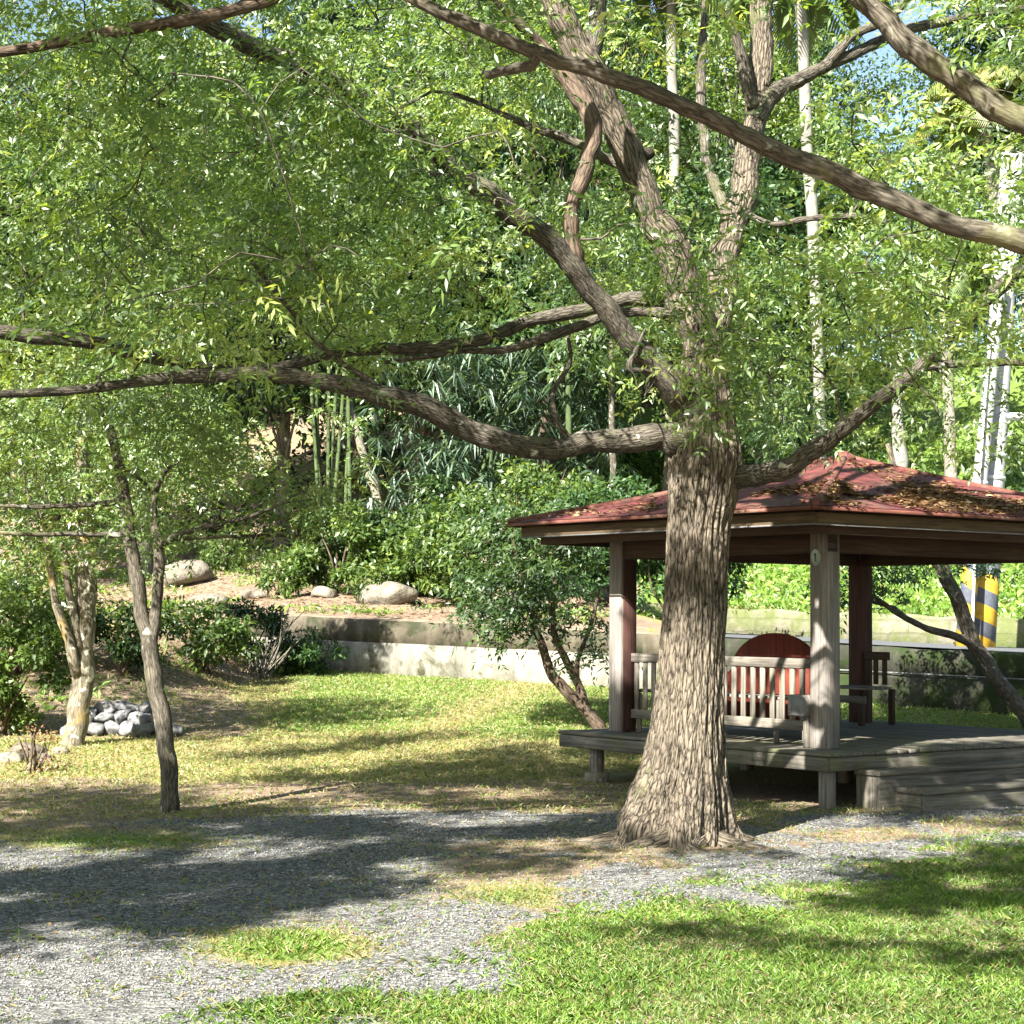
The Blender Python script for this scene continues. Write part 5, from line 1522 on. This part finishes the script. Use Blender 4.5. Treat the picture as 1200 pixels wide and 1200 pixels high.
# dark bench at the back
b2 = thing('back_bench', W3(2.4, 2.5, DZ), 'dark weathered bench beside the rear post of the pavilion', 'bench')
a = Acc()
for k in range(3): pbox(a, 2.12, 2.75, LB_ - .62 + k * .13, LB_ - .51 + k * .13, DZ + .39, DZ + .42)
a.build('seat', M['wood'], b2)
part('top_rail', M['wood_under'], b2, (2.35, 2.7, LB_ - .07, LB_ - .02, DZ + .70, DZ + .79))
part('seat_rail', M['wood'], b2, (2.2, 2.7, LB_ - .60, LB_ - .56, DZ + .24, DZ + .32))
for u in np.arange(2.38, 2.68, .13): part('slat', M['wood_under'], b2, (u, u + .062, LB_ - .06, LB_ - .03, DZ + .43, DZ + .70))
for u in (2.24, 2.6):
    part('leg', M['wood_under'], b2, (u, u + .06, LB_ - .60, LB_ - .54, DZ, DZ + .239))
    part('leg', M['wood_under'], b2, (u, u + .06, LB_ - .12, LB_ - .06, DZ, DZ + .388))

# ------------------------------------------------------------------ litter
def litter(name, label, pos, nrm, ln, wd, mat=M['dry_leaf']):
    m = len(pos); L = Leaves()
    d = rdir(m, 0.15); d = d - nrm * np.sum(d * nrm, 1)[:, None] * 0.9
    L.add(*leafmesh(pos, d, nrm + rng.normal(size=(m, 3)) * .35, ln * rng.uniform(.5, 1.3, m), wd * rng.uniform(.5, 1.3, m), np.clip(rng.normal(size=m) * .25 + .45, 0, 1), 0.05))
    return tag(L.build(name, mat), label, 'fallen leaves', kind='stuff')
n = 40000
k = rng.integers(0, 4, n); k = np.where(rng.random(n) < .35, 3, k)
f = rng.random(n); s = 1 - np.sqrt(rng.random(n)); 
c4 = np.array(cs); A = c4[k]; Bq = c4[(k + 1) % 4]
p = (A * (1 - f)[:, None] + Bq * f[:, None]) * (1 - s)[:, None] + np.array([uc, vc]) * s[:, None]
w_ = vnoise(p[:, 0], p[:, 1], .55, 101, 4)
band = np.exp(-((s - .30) / .17) ** 2)
ok = (rng.random(n) < np.clip((w_ - .42) * 5, 0, 1) * (0.15 + band)) & (s < .9)
p, s, k = p[ok], s[ok], k[ok]
z = EZ + (AZ - EZ) * s + .043 - .024 * np.sin(np.pi * s) + rng.random(len(s)) ** 2 * .03
litter('roof_litter', 'brown fallen leaves and twigs lying on the red roof', W3(p[:, 0], p[:, 1], z), np.tile([0, 0, 1.0], (len(s), 1)), .075, .035)
n = 9000
x = rng.uniform(-5, 6, n); y = rng.uniform(9, 24, n)
dens = 0.25 + np.exp(-(((x - TB[0]) / 1.2) ** 2 + ((y - TB[1]) / 1.0) ** 2)) + (y > 14) * .3
ok = rng.random(n) < dens
x, y = x[ok], y[ok]
litter('leaf_litter', 'scattered brown fallen leaves on the gravel and soil', np.stack([x, y, terrain(x, y) + .008], 1), np.tile([0, 0, 1.0], (len(x), 1)), .045, .022)
n = 45000
x = rng.uniform(-9, 1.5, n); y = rng.uniform(27, 46, n)
ok = (rng.random(n) < vnoise(x, y, 1.5, 103)) & ((y > wall_y(x) + .5) | (x < -4.2))
x, y = x[ok], y[ok]
litter('slope_litter', 'dry leaves and twigs strewn over the dirt slope', np.stack([x, y, terrain(x, y) + .02], 1), np.tile([0, 0, 1.0], (len(x), 1)), .085, .03)
n = 26000
x = rng.uniform(-11, 2.5, n); y = rng.uniform(24, 48, n)
ok = (vnoise(x, y, 1.3, 151) > .54) & ((y > wall_y(x) + .5) | (x < -4.6))
x, y = x[ok], y[ok]
_gc = (x, y)

# ------------------------------------------------------------------ gravel stones
n = 110000
u = rng.random(n); y = 7.2 * (17.5 / 7.2) ** u
x = rng.uniform(-.31, .31, n) * y
gv, gn, dt = masks(x, y)
ok = rng.random(n) < gv * .95 * np.clip(vnoise(x, y, .6, 131, 4) * 2.6 - .75, .04, 1) + dt * .05 + .012
pr = (CP[0] - 5 < x)
x, y = x[ok], y[ok]; m = len(x)
oct_v = np.array([[1, 0, 0], [0, 1, 0], [-1, 0, 0], [0, -1, 0], [0, 0, 1], [0, 0, -.6]], float)
oct_f = np.array([[0, 1, 4], [1, 2, 4], [2, 3, 4], [3, 0, 4], [1, 0, 5], [2, 1, 5], [3, 2, 5], [0, 3, 5]])
sz = (.0035 + .008 * rng.random(m) ** 2.2) * (1 + .3 * (y > 11)); an = rng.uniform(0, 6.28, m)
Vb = oct_v[None] * (1 + rng.normal(size=(m, 6, 1)) * .2) * np.stack([sz, sz * rng.uniform(.6, 1, m), sz * rng.uniform(.4, .8, m)], 1)[:, None]
ca, sa = np.cos(an)[:, None], np.sin(an)[:, None]
V = np.stack([Vb[..., 0] * ca - Vb[..., 1] * sa, Vb[..., 0] * sa + Vb[..., 1] * ca, Vb[..., 2]], -1) + np.stack([x, y, terrain(x, y) + sz * .25], 1)[:, None]
Fq = (oct_f[None] + (np.arange(m) * 6)[:, None, None]).reshape(-1, 3)
o = mesh_obj('gravel', V.reshape(-1, 3), [Fq], M['pebble'], None, {'rnd': ('FLOAT', 'FACE', np.repeat(np.clip(rng.normal(size=m) * .25 + .5, 0, 1), 8))})
tag(o, 'loose grey crushed stone covering the path', 'gravel', kind='stuff')

# ------------------------------------------------------------------ grass
def grass(name, label, x, y, h, wdt, green, seed=0):
    z = terrain(x, y); m = len(x)
    lean = rng.normal(size=(m, 3)) * .55; lean[:, 2] = rng.uniform(.6, 1.2, m)
    pos = np.stack([x, y, z - .004], 1)
    face = rdir(m); face[:, 2] *= .4
    patch = vnoise(x, y, .8, 111 + seed) - .5
    col = np.where(rng.random(m) < green, .62 + patch * .5 + rng.normal(size=m) * .13, .12 + rng.normal(size=m) * .08)
    L = Leaves(); L.add(*leafmesh(pos, lean, face, h, wdt, np.clip(col, 0, 1), .35, .35))
    return tag(L.build(name, M['grass']), label, 'grass', kind='stuff')
n = 560000
u = rng.random(n); y = 7.0 * (17.0 / 7.0) ** u
x = rng.uniform(-.32, .34, n) * y
gv, gn, dt = masks(x, y)
tuft = vnoise(x, y, .22, 121, 2)
dens = (1 - gv) * (1 - .8 * dt) * np.where(gn > .7, 1.0, .35) + .07 * (tuft > .70) + .006
dens = dens * (.45 + .9 * vnoise(x, y, .5, 122, 2))
dens = np.where(gn > .9, np.clip(dens * 1.3, 0, 1), dens)
ok = rng.random(n) < dens * .95
x, y, gn_ = x[ok], y[ok], gn[ok]
print('near grass', len(x))
h = rng.uniform(.03, .075, len(x)) * (.55 + .75 * vnoise(x, y, .35, 123, 2)) * np.where(gn_ > .7, 1.0, .75)
grass('lawn_grass', 'bright green short lawn grass in the foreground', x, y, h * 1.3, rng.uniform(.0028, .0062, len(x)), .15 + .74 * gn_)
n = 300000
x = rng.uniform(-9, 6.5, n); y = rng.uniform(15, 32, n)
ok = y < wall_y(x) - .05
pl_ = (np.stack([x - CP[0], y - CP[1]], 1) @ av > -od) & (np.stack([x - CP[0], y - CP[1]], 1) @ av < LA + od) & (np.stack([x - CP[0], y - CP[1]], 1) @ bv > -od) & (np.stack([x - CP[0], y - CP[1]], 1) @ bv < LB_ + od)
gv, gn, dt = masks(x, y)
ok &= ~pl_ & (rng.random(n) < ((1 - gv) * (1 - .75 * dt) * (.35 + gn)) * (.4 + vnoise(x, y, 1.1, 124)))
x, y, gn_ = x[ok], y[ok], gn[ok]
print('mid grass', len(x))
grass('meadow_grass', 'patchy green and straw-coloured grass of the rising lawn', x, y, rng.uniform(.04, .10, len(x)), rng.uniform(.007, .014, len(x)), .06 + .56 * gn_, 3)
n = 60000
x = rng.uniform(1.5, 26, n); d = ROAD_W + .5 + rng.random(n) ** 1.3 * 24; y = wall_y(x) + d
x1, y1 = _gc
grass('bank_weeds', 'patches of low green weeds on the dirt bank', x1, y1, rng.uniform(.08, .24, len(x1)), rng.uniform(.02, .05, len(x1)), np.full(len(x1), .9), 9)
xo = rng.uniform(1.5, 20, 5000); yo = wall_y(xo) + ROAD_W + rng.uniform(-.06, .5, 5000)
ko = vnoise(xo, yo * 0, .7, 141) > .45
grass('verge_grass', 'grass tufts hanging over the top of the low stone wall', xo[ko], yo[ko], rng.uniform(.12, .26, ko.sum()), rng.uniform(.02, .05, ko.sum()), np.full(ko.sum(), .8), 7)
grass('slope_grass', 'sunlit green grass on the slope across the road', x, y, rng.uniform(.12, .28, len(x)), rng.uniform(.04, .08, len(x)), np.full(len(x), .97), 5)
print('objects', len(bpy.data.objects))
